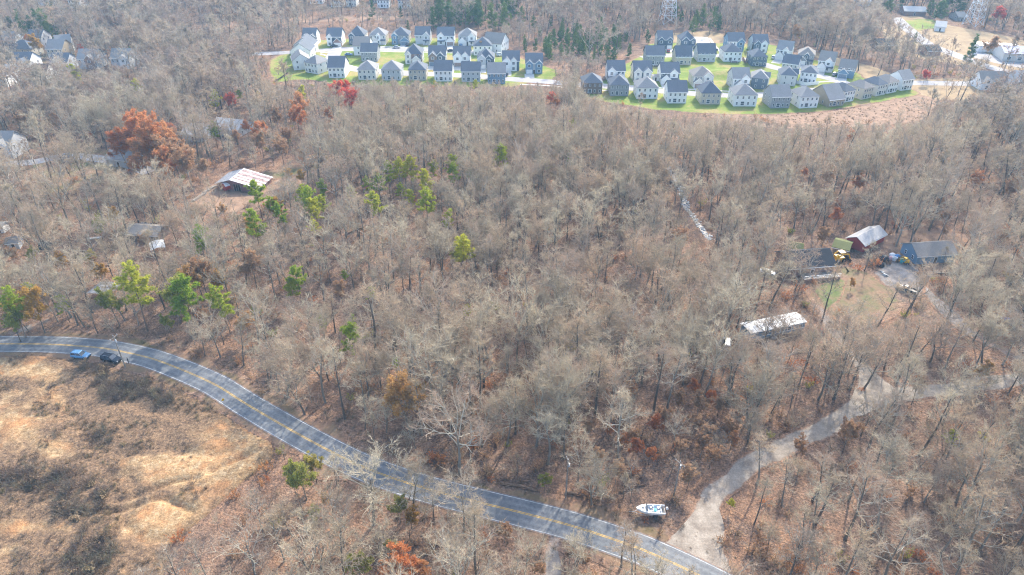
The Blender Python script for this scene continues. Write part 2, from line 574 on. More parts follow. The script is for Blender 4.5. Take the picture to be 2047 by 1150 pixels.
def sheet(name, px, z, mat, label=None, rough=1.2, inset=3.0, join=None):
    """a patch of ground: outline in pixels, wavy edge, triangulated"""
    import bmesh
    pts = [G(*p) for p in px]
    ring = catmull(pts + [pts[0]], 3.0)[:-1]
    cen = sum(ring, Vector()) / len(ring)
    bm = bmesh.new()
    vs = []
    for p in ring:
        vs.append(bm.verts.new((p.x + rough * mnoise.noise(p * 0.21), p.y + rough * mnoise.noise(p * 0.21 + Vector((9, 9, 9))), z)))
    f = bm.faces.new(vs)
    bm.normal_update()
    if f.normal.z < 0:
        f.normal_flip()
    outer = set((round(v.co.x, 3), round(v.co.y, 3)) for v in vs)
    bmesh.ops.inset_region(bm, faces=[f], thickness=min(inset, 0.3 * min((p - cen).length for p in ring) + .5), use_even_offset=False, use_boundary=True)
    bmesh.ops.triangulate(bm, faces=bm.faces[:])
    bm.verts.index_update()
    vals = [0.0 if (round(v.co.x, 3), round(v.co.y, 3)) in outer else 1.0 for v in bm.verts]
    if join:
        vals = [1.0 if min((v.co.xy - q.xy).length for q in join) < 3.6 else c for v, c in zip(bm.verts, vals)]
    me = bpy.data.meshes.new(name)
    bm.to_mesh(me)
    bm.free()
    me.materials.append(MATS[mat])
    o = link(name, me)
    core(o, vals)
    return struct(o, label)

def build_ground():
    xs = np.concatenate([np.arange(-1300, -460, 40), np.arange(-460, 460, 5), np.arange(460, 1301, 40)])
    ys = np.concatenate([np.arange(-100, 40, 20), np.arange(40, 620, 5), np.arange(620, 2301, 40)])
    mb = MB()
    for y in ys:
        for x in xs:
            n = mnoise.noise(Vector((x * 0.03, y * 0.03, 1.7))) + 0.5 * mnoise.noise(Vector((x * 0.09, y * 0.09, 4.1)))
            mb.v.append((float(x), float(y), -0.02 - 0.1 * min(1.0, abs(n))))
    w = len(xs)
    for j in range(len(ys) - 1):
        for i in range(w - 1):
            a = j * w + i
            mb.f.append((a, a + 1, a + w + 1, a + w))
            mb.m.append(0)
    struct(mb.build('ground', 'leaf_litter', None, True), 'woodland floor covered in brown leaf litter')
build_ground()

# main road
ROAD_PX = [(-420, 705), (-250, 693), (-120, 689), (0, 688), (100, 689), (154, 692), (208, 697), (261, 707), (320, 723), (421, 765), (500, 813), (610, 876), (719, 931), (833, 972),
           (954, 1004), (1056, 1029), (1150, 1054), (1258, 1090), (1311, 1111), (1393, 1149), (1500, 1205), (1640, 1290)]
verge, ROAD = way('road_verge', ROAD_PX, 12.0, 0.02, 'verge_grass', None, 3.0)
road, _ = way('road', ROAD_PX, 6.9, 0.07, 'asphalt', 1.2)
core(road, [t for _i in ROAD for t in (0, 1)])
for off, mt, nm, wd in ((3.0, 'line_white', 'edge_line', 0.055), (-3.0, 'line_white', 'edge_line', 0.055), (0.14, 'line_yellow', 'centre_line', 0.075), (-0.14, 'line_yellow', 'centre_line', 0.075)):
    struct(strip_mesh(ROAD, off - wd, off + wd, 0.076).build(nm, mt, road))

# gravel drives
DRIVE_PX = [(1378, 1105), (1395, 1068), (1416, 1012), (1455, 965), (1530, 915), (1600, 880), (1660, 850), (1720, 808), (1800, 786), (1900, 778), (2047, 758), (2250, 740)]
drive, DRIVE = way('gravel_drive', DRIVE_PX, 5.2, 0.04, 'gravel', 0.6, 1.2)
sheet('gravel_apron', [(1318, 1088), (1352, 1064), (1388, 1022), (1425, 1003), (1446, 1040), (1450, 1100), (1468, 1160), (1400, 1138)], 0.05, 'gravel', None, .5, 1.0, DRIVE)
way('gravel_track', [(1735, 800), (1745, 770), (1720, 730), (1690, 690), (1655, 640), (1630, 610)], 3.4, 0.034, 'dark_gravel', 0.0, 1.8)
way('gravel_track', [(1990, 690), (1930, 655), (1880, 610), (1835, 570), (1800, 545), (1775, 525)], 4.2, 0.034, 'dark_gravel', 0.3, 1.5)
way('gravel_track', [(1990, 690), (2047, 720), (2150, 745)], 3.5, 0.03, 'dark_gravel', 0.3, 1.5)
way('gravel_track', [(5, 680), (35, 664), (68, 652), (100, 640)], 3.4, 0.034, 'dark_gravel', 0.3, 0.8)
way('gravel_track', [(1120, 1062), (1105, 1095), (1108, 1170), (1115, 1260)], 3.0, 0.034, 'dark_gravel', 0.6, 0.8)
sheet('gravel_turnaround', [(1672, 838), (1705, 790), (1712, 745), (1695, 715), (1722, 712), (1752, 745), (1790, 778), (1768, 805), (1725, 830)], 0.048, 'gravel', None, 1.0, 1.6, DRIVE)
sheet('gravel_yard', [(1745, 545), (1765, 520), (1830, 530), (1850, 560), (1845, 595), (1800, 590), (1765, 570)], 0.045, 'dark_gravel', None, 1.6, 5.0)
sheet('yard', [(1625, 560), (1690, 530), (1745, 545), (1800, 590), (1790, 635), (1720, 655), (1650, 630), (1615, 595)], 0.025, 'yard_grass', None, 1.6, 5.0)
sheet('grass_patch', [(1628, 566), (1680, 556), (1690, 575), (1668, 612), (1640, 612)], 0.035, 'green_patch', None, 1.6, 5.0)
sheet('yard', [(1790, 505), (1700, 470), (1800, 455), (1930, 470), (1925, 540), (1860, 545)], 0.02, 'brush_field')
sheet('yard', [(375, 405), (425, 370), (500, 385), (560, 355), (640, 320), (645, 340), (580, 395), (520, 420), (430, 425)], 0.02, 'brush_field', None, 1.5, 4.0)
sheet('grass_clearing', [(520, 345), (580, 330), (640, 305), (660, 325), (600, 350), (545, 360)], 0.03, 'yard_grass', None, 1.6, 5.0)

# the bare clay lot: real mounds and gullies
CLAY_POLY = [(-420, 722), (0, 712), (100, 712), (160, 722), (235, 738), (330, 765), (420, 812), (500, 864), (545, 886), (548, 918), (480, 968), (410, 1035), (345, 1085), (320, 1165), (300, 1320), (-520, 1320)]
CLAY_BLOBS = [(60, 743, 75, 18, .34), (30, 850, 45, 32, .34), (124, 906, 48, 22, .34), (300, 925, 60, 14, .22), (358, 949, 75, 24, .4), (440, 930, 60, 26, .38), (490, 900, 42, 24, .36),
              (335, 1030, 60, 32, .36), (290, 1068, 50, 22, .25), (96, 1059, 70, 17, .34), (30, 1105, 60, 14, .3), (430, 880, 30, 18, .2), (260, 820, 60, 12, .12), (100, 800, 40, 14, .12),
              (325, 791, 78, 30, -.42), (215, 777, 62, 33, -.36), (150, 735, 60, 12, -.3), (240, 887, 95, 38, -.36), (110, 982, 70, 42, -.42), (167, 1016, 62, 40, -.4), (143, 1116, 130, 36, -.42), (20, 770, 40, 10, -.25), (25, 950, 50, 30, -.35), (300, 985, 50, 14, -.15)]

def clay_zone(px, py):
    z = 0.21
    for cx, cy, rx, ry, a in CLAY_BLOBS:
        q = ((px - cx) / rx) ** 2 + ((py - cy) / ry) ** 2
        if q < 6:
            z += a * math.exp(-q * 0.9)
    return z

CLAY_Z = {}
GULLY = [[G(*q) for q in l] for l in ([(150, 1035), (215, 1030), (258, 1021), (300, 1008), (330, 1003), (350, 1012), (385, 1028)], [(60, 985), (110, 945), (143, 930), (180, 919)], [(395, 960), (350, 968), (300, 985), (235, 1010)], [(520, 905), (470, 925), (420, 948)])]
GULLY = [np.array([(p.x, p.y) for p in catmull(l, .6)]) for l in GULLY]
def build_clay():
    st = 0.5
    xs = np.arange(-170, -22, st)
    ys = np.arange(48, 140, st)
    W, Hh = len(xs), len(ys)
    msk = np.zeros((Hh, W))
    zone = np.zeros((Hh, W))
    for j, y in enumerate(ys):
        for i, x in enumerate(xs):
            p = PX((x, y, 0))
            if inpoly(p[0], p[1], CLAY_POLY):
                msk[j, i] = 1
            zone[j, i] = clay_zone(*p)
    sm = msk.copy()
    for _ in range(10):
        q = sm.copy()
        q[1:] += sm[:-1]; q[:-1] += sm[1:]; q[:, 1:] += sm[:, :-1]; q[:, :-1] += sm[:, 1:]
        sm = q / 5
    feather = np.clip((sm - 0.5) * 2, 0, 1)
    mb = MB()
    cols = []
    for j, y in enumerate(ys):
        for i, x in enumerate(xs):
            f = feather[j, i]
            if msk[j, i] < 0.5:
                z = -0.7
            else:
                v = Vector((x, y, 0))
                a = mnoise.noise(v * 0.045) + 0.5 * mnoise.noise(v * 0.11 + Vector((3, 1, 0)))
                g = 1 - abs(mnoise.noise(v * 0.07 + Vector((11, 5, 2))))      # ridged: gullies
                r = 1.2 + 0.75 * a - 0.7 * max(0, g - 0.80) * 5 + 0.42 * mnoise.noise(v * 0.27) + 0.24 * mnoise.noise(v * 0.6) + 0.13 * mnoise.noise(v * 1.4)
                dg = min(float(np.min((q[:, 0] - x) ** 2 + (q[:, 1] - y) ** 2)) for q in GULLY)
                r -= 1.1 * math.exp(-dg / 0.5)
                z = 0.04 + f * max(0.0, r) * 0.8
                CLAY_Z[(int(round(x)), int(round(y)))] = z
            mb.v.append((float(x), float(y), z))
            cols.append(max(0.0, min(1.0, zone[j, i])))
    for j in range(Hh - 1):
        for i in range(W - 1):
            a = j * W + i
            if msk[j, i] + msk[j, i + 1] + msk[j + 1, i] + msk[j + 1, i + 1] > 0:
                mb.f.append((a, a + 1, a + W + 1, a + W))
                mb.m.append(0)
    o = mb.build('clay_lot', 'bare_clay', None, True)
    at = o.data.color_attributes.new('zones', 'FLOAT_COLOR', 'POINT')
    arr = np.ones((len(cols), 4), dtype=np.float32)
    arr[:, 0] = cols
    at.data.foreach_set('color', arr.ravel())
    struct(o, 'bare yellow clay lot with gullies and dry scrub beside the road')
build_clay()

def clay_h(x, y):
    return CLAY_Z.get((int(round(x)), int(round(y))), 0.0)

# subdivisions, their lawns and streets
sheet('lawn', [(545, 168), (536, 140), (545, 116), (600, 96), (640, 80), (960, 76), (1015, 98), (1050, 118), (1112, 140), (1108, 158), (1062, 166), (1000, 176), (850, 172), (700, 172), (610, 160)], 0.03, 'lawn')
sheet('lawn', [(1160, 196), (1205, 160), (1245, 130), (1290, 104), (1310, 86), (1530, 88), (1580, 106), (1700, 138), (1740, 160), (1828, 180), (1830, 192), (1740, 208), (1640, 224), (1480, 230), (1330, 222), (1230, 208)], 0.03, 'lawn')
sheet('field', [(1400, 230), (1640, 224), (1740, 208), (1832, 190), (1880, 205), (1850, 240), (1640, 258), (1480, 250)], 0.02, 'brush_field')
sheet('field', [(1590, 95), (1735, 130), (1832, 158), (2000, 150), (2060, 180), (1990, 200), (1830, 196), (1740, 166)], 0.018, 'straw_field')
sheet('field', [(1755, 40), (1830, 32), (1900, 50), (2060, 85), (2100, 150), (2000, 140), (1900, 128), (1780, 100)], 0.02, 'straw_field')
sheet('lawn', [(1800, 40), (1860, 38), (1880, 52), (1840, 62), (1800, 54)], 0.035, 'lawn')
sheet('car_park', [(1935, 112), (2000, 128), (2080, 140), (2080, 118), (1990, 112), (1950, 100)], 0.05, 'concrete_street')
sheet('clearing', [(1330, 84), (1345, 66), (1420, 62), (1450, 70), (1460, 92), (1400, 92)], 0.02, 'straw_field')
sheet('power_line_clearing', [(380, 47), (520, 38), (700, 33), (900, 33), (1100, 40), (1100, 48), (900, 42), (700, 42), (520, 50), (380, 58)], 0.02, 'brush_field')
sheet('lawn', [(0, 160), (0, 105), (100, 95), (160, 108), (165, 145), (100, 160)], 0.025, 'yard_grass', None, 1.6, 5.0)
sheet('yard', [(60, 330), (130, 300), (260, 300), (300, 340), (200, 370), (60, 390)], 0.02, 'yard_grass')

way('street', [(505, 108), (560, 106), (600, 104), (640, 101), (700, 97), (800, 99), (900, 101), (960, 104)], 8.0, 0.05, 'concrete_street', 1, 0)
way('street', [(672, 99), (668, 108), (664, 118), (672, 128), (720, 140), (800, 147), (900, 150), (1000, 157), (1090, 163), (1160, 170), (1230, 174), (1320, 182), (1400, 188), (1480, 191), (1560, 188), (1640, 180), (1700, 172),
               (1760, 167), (1830, 166), (1900, 167), (1960, 168), (2060, 172)], 8.0, 0.054, 'concrete_street', 1, 0)
way('street', [(1700, 172), (1670, 160), (1620, 148), (1560, 138), (1500, 122), (1440, 112), (1380, 110), (1320, 112), (1285, 116)], 8.0, 0.058, 'concrete_street', 1, 0)
way('street', [(1420, 111), (1408, 90), (1400, 74)], 9.0, 0.062, 'concrete_walk', 1, 0)
way('street', [(1790, 35), (1820, 62), (1855, 88), (1900, 106), (1960, 128), (2060, 158), (2200, 200)], 8.5, 0.05, 'concrete_street', 1, 0)
way('street', [(-40, 330), (60, 325), (130, 312), (200, 318), (260, 330), (300, 345)], 6.0, 0.05, 'concrete_street', 1, 0)
way('street', [(65, -40), (62, 5), (72, 30)], 5.0, 0.05, 'straw_field', 1, 0)
for px in ([(640, 106), (700, 101.5), (800, 104), (900, 106), (955, 109)], [(700, 92.5), (800, 94), (900, 96)], [(676, 112), (692, 128), (730, 137), (820, 143), (1000, 152)], [(640, 108), (655, 113), (655, 122)],
           [(1040, 169), (1100, 172), (1160, 178), (1230, 182)], [(1200, 168), (1330, 176), (1480, 184)], [(1600, 172), (1640, 164), (1670, 163)], [(1385, 106), (1376, 92), (1370, 78)], [(1440, 104), (1428, 90), (1418, 76)]):
    way('pavement', px, 1.6, 0.07, 'concrete_walk', 0, 0)

# grassy mound behind the house row
def mound():
    c = G(1455, 150)
    mb = MB()
    nr, na = 8, 28
    rings = []
    for i in range(nr + 1):
        t = i / nr
        rings.append([(c.x + 26 * t * math.cos(a) * (1 + .08 * math.sin(3 * a)), c.y + 13 * t * math.sin(a), -0.1 + 2.6 * (0.5 + 0.5 * math.cos(math.pi * t)))
                      for a in [2 * math.pi * k / na for k in range(na)]])
    mb.loft(list(reversed(rings)), 0, False)
    mo = mb.build('mound', 'lawn', None, True)
    core(mo, [1] * len(mo.data.vertices))
    struct(mo, 'grassy mound between the house rows')
mound()

# the creek in the woods, pale stones along it
creek_px = [(1335, 335), (1345, 352), (1358, 372), (1365, 392), (1372, 415), (1390, 440), (1405, 462), (1420, 480)]
creek, CREEK = way('creek', creek_px, 1.5, 0.03, 'creek_water', 1.5, 0.8)
# ------------------------------------------------------------------ tree shapes (shared meshes)
def unit(v):
    return v / (np.linalg.norm(v, axis=-1, keepdims=True) + 1e-9)

def grow(p, d, length, segs, up, wob, rng):
    """a bending limb: list of points"""
    pts = [np.array(p, float)]
    d = unit(np.array(d, float))
    for _ in range(segs):
        d = unit(d + np.array([0, 0, up]) + rng.normal(0, wob, 3))
        pts.append(pts[-1] + d * length / segs)
    return pts, d

def blades(mb, base, dirs, length, width, rng, m=0):
    """one thin triangle per row: twigs, needles, grass"""
    n = len(base)
    side = unit(np.cross(dirs, rng.normal(0, 1, (n, 3)))) * (np.asarray(width).reshape(-1, 1) / 2)
    tip = base + dirs * np.asarray(length).reshape(-1, 1)
    v = np.stack([base - side, base + side, tip], 1).reshape(-1, 3)
    k = len(mb.v)
    mb.v.extend(map(tuple, v.tolist()))
    mb.f.extend([(k + 3 * i, k + 3 * i + 1, k + 3 * i + 2) for i in range(n)])
    mb.m.extend([m] * n)

def leaves(mb, base, size, rng, m=0):
    """small turned triangles"""
    n = len(base)
    a = unit(rng.normal(0, 1, (n, 3)))
    b = unit(np.cross(a, rng.normal(0, 1, (n, 3))))
    s = np.asarray(size).reshape(-1, 1)
    v = np.stack([base - a * s * .5, base + a * s * .5, base + b * s], 1).reshape(-1, 3)
    k = len(mb.v)
    mb.v.extend(map(tuple, v.tolist()))
    mb.f.extend([(k + 3 * i, k + 3 * i + 1, k + 3 * i + 2) for i in range(n)])
    mb.m.extend([m] * n)

def bare_tree(seed, H, R, cb, fork, n1, n2, n3, ntw, twl, tww, rscale=1.0):
    """trunk + limbs, and a crown of branches and twigs. m0 bark, m1 limb, m2 twig"""
    rng = np.random.default_rng(seed)
    tr, cr = MB(), MB()
    r0 = 0.0125 * H * rscale
    lean = rng.normal(0, 0.035, 2)
    pts, _ = grow((0, 0, -0.7), (lean[0], lean[1], 1), H * (0.62 if fork else 0.9), 8, 0.06, 0.035, rng)
    T = len(pts) - 1
    rad = [r0 * (1.25 if i == 0 else 1) * (1 - 0.72 * i / T) for i in range(T + 1)]
    tr.tube(pts, rad, 7, 0, False)
    prim = []
    for k in range(n1):
        t = cb + (0.97 - cb) * ((k + rng.random() * .7) / n1)
        az = k * 2.4 + rng.normal(0, 0.35)
        if fork:
            tt = (cb + (0.62 - cb) * (k / n1)) / 0.62
            tt = min(0.995, tt)
            el = math.radians(rng.uniform(30, 62) if k < n1 - 3 else rng.uniform(62, 80))
            ln = R * rng.uniform(0.95, 1.25) * (1.1 if k > n1 - 4 else 1.0)
        else:
            tt = min(0.99, t / 0.9)
            el = math.radians(22 + 42 * (t - cb) / (1 - cb) + rng.normal(0, 7))
            q = (t - cb) / (1 - cb)
            ln = R * (0.75 + 0.55 * math.sin(math.pi * min(1, q + .25))) * (1.05 - 0.5 * q) * rng.uniform(0.8, 1.2)
        i = min(T - 1, int(tt * T))
        f = tt * T - i
        p0 = pts[i] * (1 - f) + pts[i + 1] * f
        d0 = (math.cos(az) * math.cos(el), math.sin(az) * math.cos(el), math.sin(el))
        lp, _ = grow(p0, d0, ln, 5, 0.10, 0.11, rng)
        rl = (rad[i] * (1 - f) + rad[i + 1] * f) * (0.70 if fork else 0.52)
        tr.tube(lp, [rl * (1 - 0.8 * j / 5) for j in range(6)], 5, 1, False)
        prim.append((lp, rl, ln))
    if not fork:
        prim.append(([pts[T - 2], pts[T - 1], pts[T], pts[T] + np.array([0.1, 0, H * .05]), pts[T] + np.array([0, .2, H * .09]), pts[T] + np.array([0, 0.1, H * .12])], rad[T - 2], H * .25))
    sB, sD, sL = [], [], []
    for lp, rl, ln in prim:
        for j in range(n2):
            t = 0.25 + 0.75 * (j + rng.random()) / n2
            i = min(4, int(t * 5))
            f = t * 5 - i
            p0 = lp[i] * (1 - f) + lp[min(5, i + 1)] * f
            dd = unit(lp[min(5, i + 1)] - lp[i])
            side = unit(np.cross(dd, rng.normal(0, 1, 3)))
            d0 = unit(dd * 0.75 + side * rng.uniform(0.5, 1.0) + np.array([0, 0, 0.25]))
            l2 = ln * rng.uniform(0.28, 0.5) * (1.15 - 0.5 * t)
            sp, _ = grow(p0, d0, l2, 3, 0.10, 0.16, rng)
            r2 = rl * (1 - 0.75 * t) * 0.6 + 0.03
            cr.tube(sp, [r2, r2 * .75, r2 * .5, r2 * .25], 4, 0, False)
            for q in range(n3):
                t3 = 0.2 + 0.8 * (q + rng.random()) / n3
                i3 = min(2, int(t3 * 3))
                f3 = t3 * 3 - i3
                p3 = sp[i3] * (1 - f3) + sp[min(3, i3 + 1)] * f3
                d3 = unit(sp[min(3, i3 + 1)] - sp[i3] + 1e-6)
                s3 = unit(np.cross(d3, rng.normal(0, 1, 3)))
                d3 = unit(d3 * .7 + s3 * rng.uniform(.5, 1) + np.array([0, 0, .22]))
                sB.append(p3); sD.append(d3); sL.append(l2 * rng.uniform(.35, .6) + 0.3)
    sB, sD, sL = np.array(sB), np.array(sD), np.array(sL)
    blades(cr, sB, sD, sL, np.full(len(sB), tww * 2.1), rng, 1)
    k = np.repeat(np.arange(len(sB)), ntw)
    tt = rng.uniform(0.15, 1.0, len(k)).reshape(-1, 1)
    base = sB[k] + sD[k] * sL[k].reshape(-1, 1) * tt
    dirs = unit(sD[k] * 0.7 + rng.normal(0, 0.55, (len(k), 3)) + np.array([0, 0, 0.28]))
    blades(cr, base, dirs, rng.uniform(0.5, 1.2, len(k)) * twl, rng.uniform(.7, 1.3, len(k)) * tww, rng, 1)
    return tr, cr, base + dirs * 0.4 * twl

def finish(tr, cr, name, tm=('bark', 'limb'), cm=('limb', 'twig'), merged=False):
    if merged:
        mb = MB()
        mb.v = tr.v + cr.v
        k = len(tr.v)
        mb.f = tr.f + [tuple(i + k for i in f) for f in cr.f]
        mb.m = tr.m + [i + 2 for i in cr.m]
        return mb.mesh(name, list(tm) + list(cm))
    return tr.mesh('trunk', list(tm), True), cr.mesh('crown', list(cm))

# name of look, H, R, crown base, fork, n1, n2, n3, ntw
LOOKS = [('broad-crowned', 21, 7.0, .34, True, 11, 7, 6, 8), ('tall straight-stemmed', 25, 4.6, .45, False, 15, 6, 5, 7), ('forked spreading', 19, 6.6, .26, True, 8, 8, 6, 9),
         ('slender', 20, 3.2, .5, False, 12, 5, 5, 7), ('dense round-crowned', 20, 6.2, .38, True, 13, 8, 6, 9), ('open-branched', 23, 5.4, .38, False, 14, 5, 5, 6)]
NEAR = []      # (look, height, radius, trunk mesh, crown mesh)
for i in range(12):
    lk = LOOKS[i % 6]
    t, c, _ = bare_tree(100 + i, *lk[1:6], lk[6] - 1, lk[7] - 1, lk[8], 1.0, 0.042)
    NEAR.append((lk[0], lk[1], lk[2]) + finish(t, c, 'tree'))
MID = []
FARP = []
for i in range(9):
    lk = LOOKS[i % 6]
    t, c, _ = bare_tree(200 + i, *lk[1:5], lk[5], max(4, lk[6] - 2), max(3, lk[7] - 1), 6, 1.05, 0.05)
    MID.append((lk[0], lk[1], lk[2], finish(t, c, 'tree', merged=True)))
for i in range(8):
    lk = LOOKS[i % 6]
    t, c, _ = bare_tree(300 + i, *lk[1:5], max(7, lk[5] - 4), 4, 4, 6, 1.5, 0.11)
    FARP.append((lk[0], lk[1], lk[2], finish(t, c, 'tree', cm=('far_twig', 'far_twig'), merged=True)))

def pine(seed, H, R, cb, tufts, nb, bl, bw, conic=False):
    rng = np.random.default_rng(seed)
    tr, cr = MB(), MB()
    pts, _ = grow((0, 0, -0.7), (rng.normal(0, .04), rng.normal(0, .04), 1), H * .98, 8, .03, .03, rng)
    tr.tube(pts, [0.011 * H * (1 - .85 * i / 8) for i in range(9)], 6, 0, False)
    B = []
    nbr = 26
    for k in range(nbr):
        q = (k + rng.random() * .6) / nbr
        t = cb + (0.98 - cb) * q
        i = min(7, int(t * 8)); f = t * 8 - i
        p0 = pts[i] * (1 - f) + pts[i + 1] * f
        az = k * 2.4 + rng.normal(0, .4)
        ln = R * ((1.0 - q) ** .8 + .12 if conic else (math.sin(math.pi * min(1, .28 + .72 * q)) * .95 + .15)) * rng.uniform(.6, 1.2)
        el = rng.uniform(-.1, .35) + q * .5
        lp, _ = grow(p0, (math.cos(az) * math.cos(el), math.sin(az) * math.cos(el), math.sin(el)), ln, 3, .06, .12, rng)
        tr.tube(lp, [.05, .04, .03, .015], 3, 0, False)
        for _ in range(max(2, int(tufts * ln / R / nbr * 1.8))):
            a = rng.uniform(.3, 1.05) * 3
            i2 = min(2, int(a)); f2 = a - i2
            B.append(lp[i2] * (1 - f2) + lp[i2 + 1] * f2 + rng.normal(0, .28, 3) * [1, 1, .7])
    B = np.array(B)
    k = np.repeat(np.arange(len(B)), nb)
    d = unit(rng.normal(0, 1, (len(k), 3)) + [0, 0, .35])
    blades(cr, B[k] + d * .05, d, rng.uniform(.6, 1.2, len(k)) * bl, rng.uniform(.7, 1.3, len(k)) * bw, rng, 0)
    return tr, cr
PINES = [(17, 3.0) + finish(*pine(400 + i, 17, 3.0, .45, 165, 40, .66, .115), 'pine', ('pine_bark',), ('pine_needle',)) for i in range(4)]
DARKP = [(15, 2.8) + finish(*pine(420 + i, 15, 2.8, .12, 240, 30, .65, .13, True), 'pine', ('pine_bark',), ('dark_needle',)) for i in range(2)]
FARPINE = [(13, 2.6) + finish(*pine(430 + i, 13, 2.6, .15, 130, 24, .8, .16, i == 1), 'pine', ('pine_bark',), ('dark_needle',)) for i in range(3)]

def leafy(seed, H, R, mat, nleaf, size, look=0):
    lk = LOOKS[look]
    t, c, pts = bare_tree(seed, H, R, lk[3], lk[4], 10, 6, 5, 6, .9, .045)
    rng = np.random.default_rng(seed)
    keep = rng.integers(0, len(pts), nleaf)
    clump = np.sin(pts[keep] @ np.array([[.9], [1.3], [1.1]])).ravel() > -.55      # gaps where the leaves have gone
    leaves(c, pts[keep][clump] + rng.normal(0, .25, (int(clump.sum()), 3)), rng.uniform(.22, .42, int(clump.sum())) * size, rng, 2)
    return finish(t, c, 'leafy', cm=('limb', 'twig', mat))
LEAFY = {k: [(18, 5.2) + leafy(500 + j * 7 + i, 18, 5.2, m, 13000, 1.1, l) for i, l in enumerate((0, 4))]
         for j, (k, m) in enumerate((('russet', 'russet_leaf'), ('red', 'red_leaf'), ('gold', 'gold_leaf'), ('tan', 'tan_leaf'), ('olive', 'olive_leaf')))}

def shrub(seed, H, n, mat, leaf=None, nl=0):
    rng = np.random.default_rng(seed)
    mb = MB()
    az = rng.uniform(0, 6.28, n); el = rng.uniform(.5, 1.4, n)
    d = np.stack([np.cos(az) * np.cos(el), np.sin(az) * np.cos(el), np.sin(el)], 1)
    b = np.stack([rng.normal(0, .12, n), rng.normal(0, .12, n), np.full(n, -.1)], 1)
    L = rng.uniform(.6, 1.1, n) * H
    blades(mb, b, d, L, np.full(n, .05 * (H / 2) ** .5 + .015), rng, 0)
    k = np.repeat(np.arange(n), 9)
    t = rng.uniform(.3, 1, len(k)).reshape(-1, 1)
    tb = b[k] + d[k] * L[k].reshape(-1, 1) * t
    td = unit(d[k] + rng.normal(0, .6, (len(k), 3)))
    blades(mb, tb, td, rng.uniform(.15, .35, len(k)) * H, np.full(len(k), .03), rng, 0)
    if leaf:
        kk = rng.integers(0, len(tb), nl)
        leaves(mb, tb[kk] + td[kk] * .2 * H * rng.random((nl, 1)), rng.uniform(.12, .3, nl), rng, 1)
    return mb.mesh('shrub', [mat] + ([leaf] if leaf else []))

def tuft(seed, H, n, mat):
    rng = np.random.default_rng(seed)
    mb = MB()
    az = rng.uniform(0, 6.28, n); el = rng.uniform(.45, 1.5, n)
    d = np.stack([np.cos(az) * np.cos(el), np.sin(az) * np.cos(el), np.sin(el)], 1)
    b = np.stack([rng.normal(0, .22, n), rng.normal(0, .22, n), np.full(n, -.08)], 1)
    blades(mb, b, d, rng.uniform(.5, 1.1, n) * H, np.full(n, .07), rng, 0)
    return mb.mesh('tuft', [mat])

def scatter(name, protos, pts, label, cat):
    """countless plants as ONE object: points carrying a shape number, a turn and a size"""
    col = bpy.data.collections.new(name + '_shapes')
    for i, me in enumerate(protos):
        o = bpy.data.objects.new('%s_shape_%02d' % (name, i), me)
        col.objects.link(o)
    me = bpy.data.meshes.new(name)
    me.from_pydata([p[0] for p in pts], [], [])
    a = me.attributes.new('idx', 'INT', 'POINT')
    a.data.foreach_set('value', [p[1] for p in pts])
    a = me.attributes.new('turn', 'FLOAT_VECTOR', 'POINT')
    a.data.foreach_set('vector', [c for p in pts for c in p[2]])
    a = me.attributes.new('size', 'FLOAT_VECTOR', 'POINT')
    a.data.foreach_set('vector', [c for p in pts for c in p[3]])
    ng = bpy.data.node_groups.new(name, 'GeometryNodeTree')
    ng.interface.new_socket('Geometry', in_out='INPUT', socket_type='NodeSocketGeometry')
    ng.interface.new_socket('Geometry', in_out='OUTPUT', socket_type='NodeSocketGeometry')
    N = ng.nodes
    gi, go = N.new('NodeGroupInput'), N.new('NodeGroupOutput')
    ci = N.new('GeometryNodeCollectionInfo')
    ci.inputs['Collection'].default_value = col
    ci.inputs['Separate Children'].default_value = True
    ci.inputs['Reset Children'].default_value = True
    ip = N.new('GeometryNodeInstanceOnPoints')
    ip.inputs['Pick Instance'].default_value = True
    def attr(nm, t):
        n = N.new('GeometryNodeInputNamedAttribute')
        n.data_type = t
        n.inputs['Name'].default_value = nm
        return n.outputs['Attribute']
    er = N.new('FunctionNodeEulerToRotation')
    L = ng.links
    L.new(gi.outputs[0], ip.inputs['Points'])
    L.new(ci.outputs[0], ip.inputs['Instance'])
    L.new(attr('idx', 'INT'), ip.inputs['Instance Index'])
    L.new(attr('turn', 'FLOAT_VECTOR'), er.inputs[0])
    L.new(er.outputs[0], ip.inputs['Rotation'])
    L.new(attr('size', 'FLOAT_VECTOR'), ip.inputs['Scale'])
    L.new(ip.outputs[0], go.inputs[0])
    o = link(name, me)
    md = o.modifiers.new('scatter', 'NODES')
    md.node_group = ng
    return tag(o, label, cat, kind='stuff')
# ------------------------------------------------------------------ houses
KEEP = []            # (pixel polygon, chance that a crown in it is refused)
FOOT = []            # building footprints (ground polygons) free of trees

WIN = {}
def window_mesh(kind='window'):
    if kind not in WIN:
        mb = MB()
        if kind == 'window':          # 1 x 1 in the xz plane, facing -y
            mb.box(-.5, .5, -.06, .04, -.5, .5, 0)
            mb.box(-.40, .40, -.075, -.05, -.43, -.03, 1)
            mb.box(-.40, .40, -.075, -.05, .03, .43, 1)
            WIN[kind] = mb.mesh('window', ['trim_white', 'glass_dark'])
        elif kind == 'door':
            mb.box(-.5, .5, -.05, .04, -.5, .5, 0)
            mb.box(-.40, .40, -.08, -.04, -.5, .44, 1)
            WIN[kind] = mb.mesh('door', ['trim_white', 'door_dark'])
        else:
            mb.box(-.5, .5, -.05, .04, -.5, .5, 0)
            for r in range(4):
                mb.box(-.47, .47, -.08, -.04, -.49 + r * .24, -.27 + r * .24, 1)
            WIN[kind] = mb.mesh('garage_door', ['trim_white', kind])
    return WIN[kind]

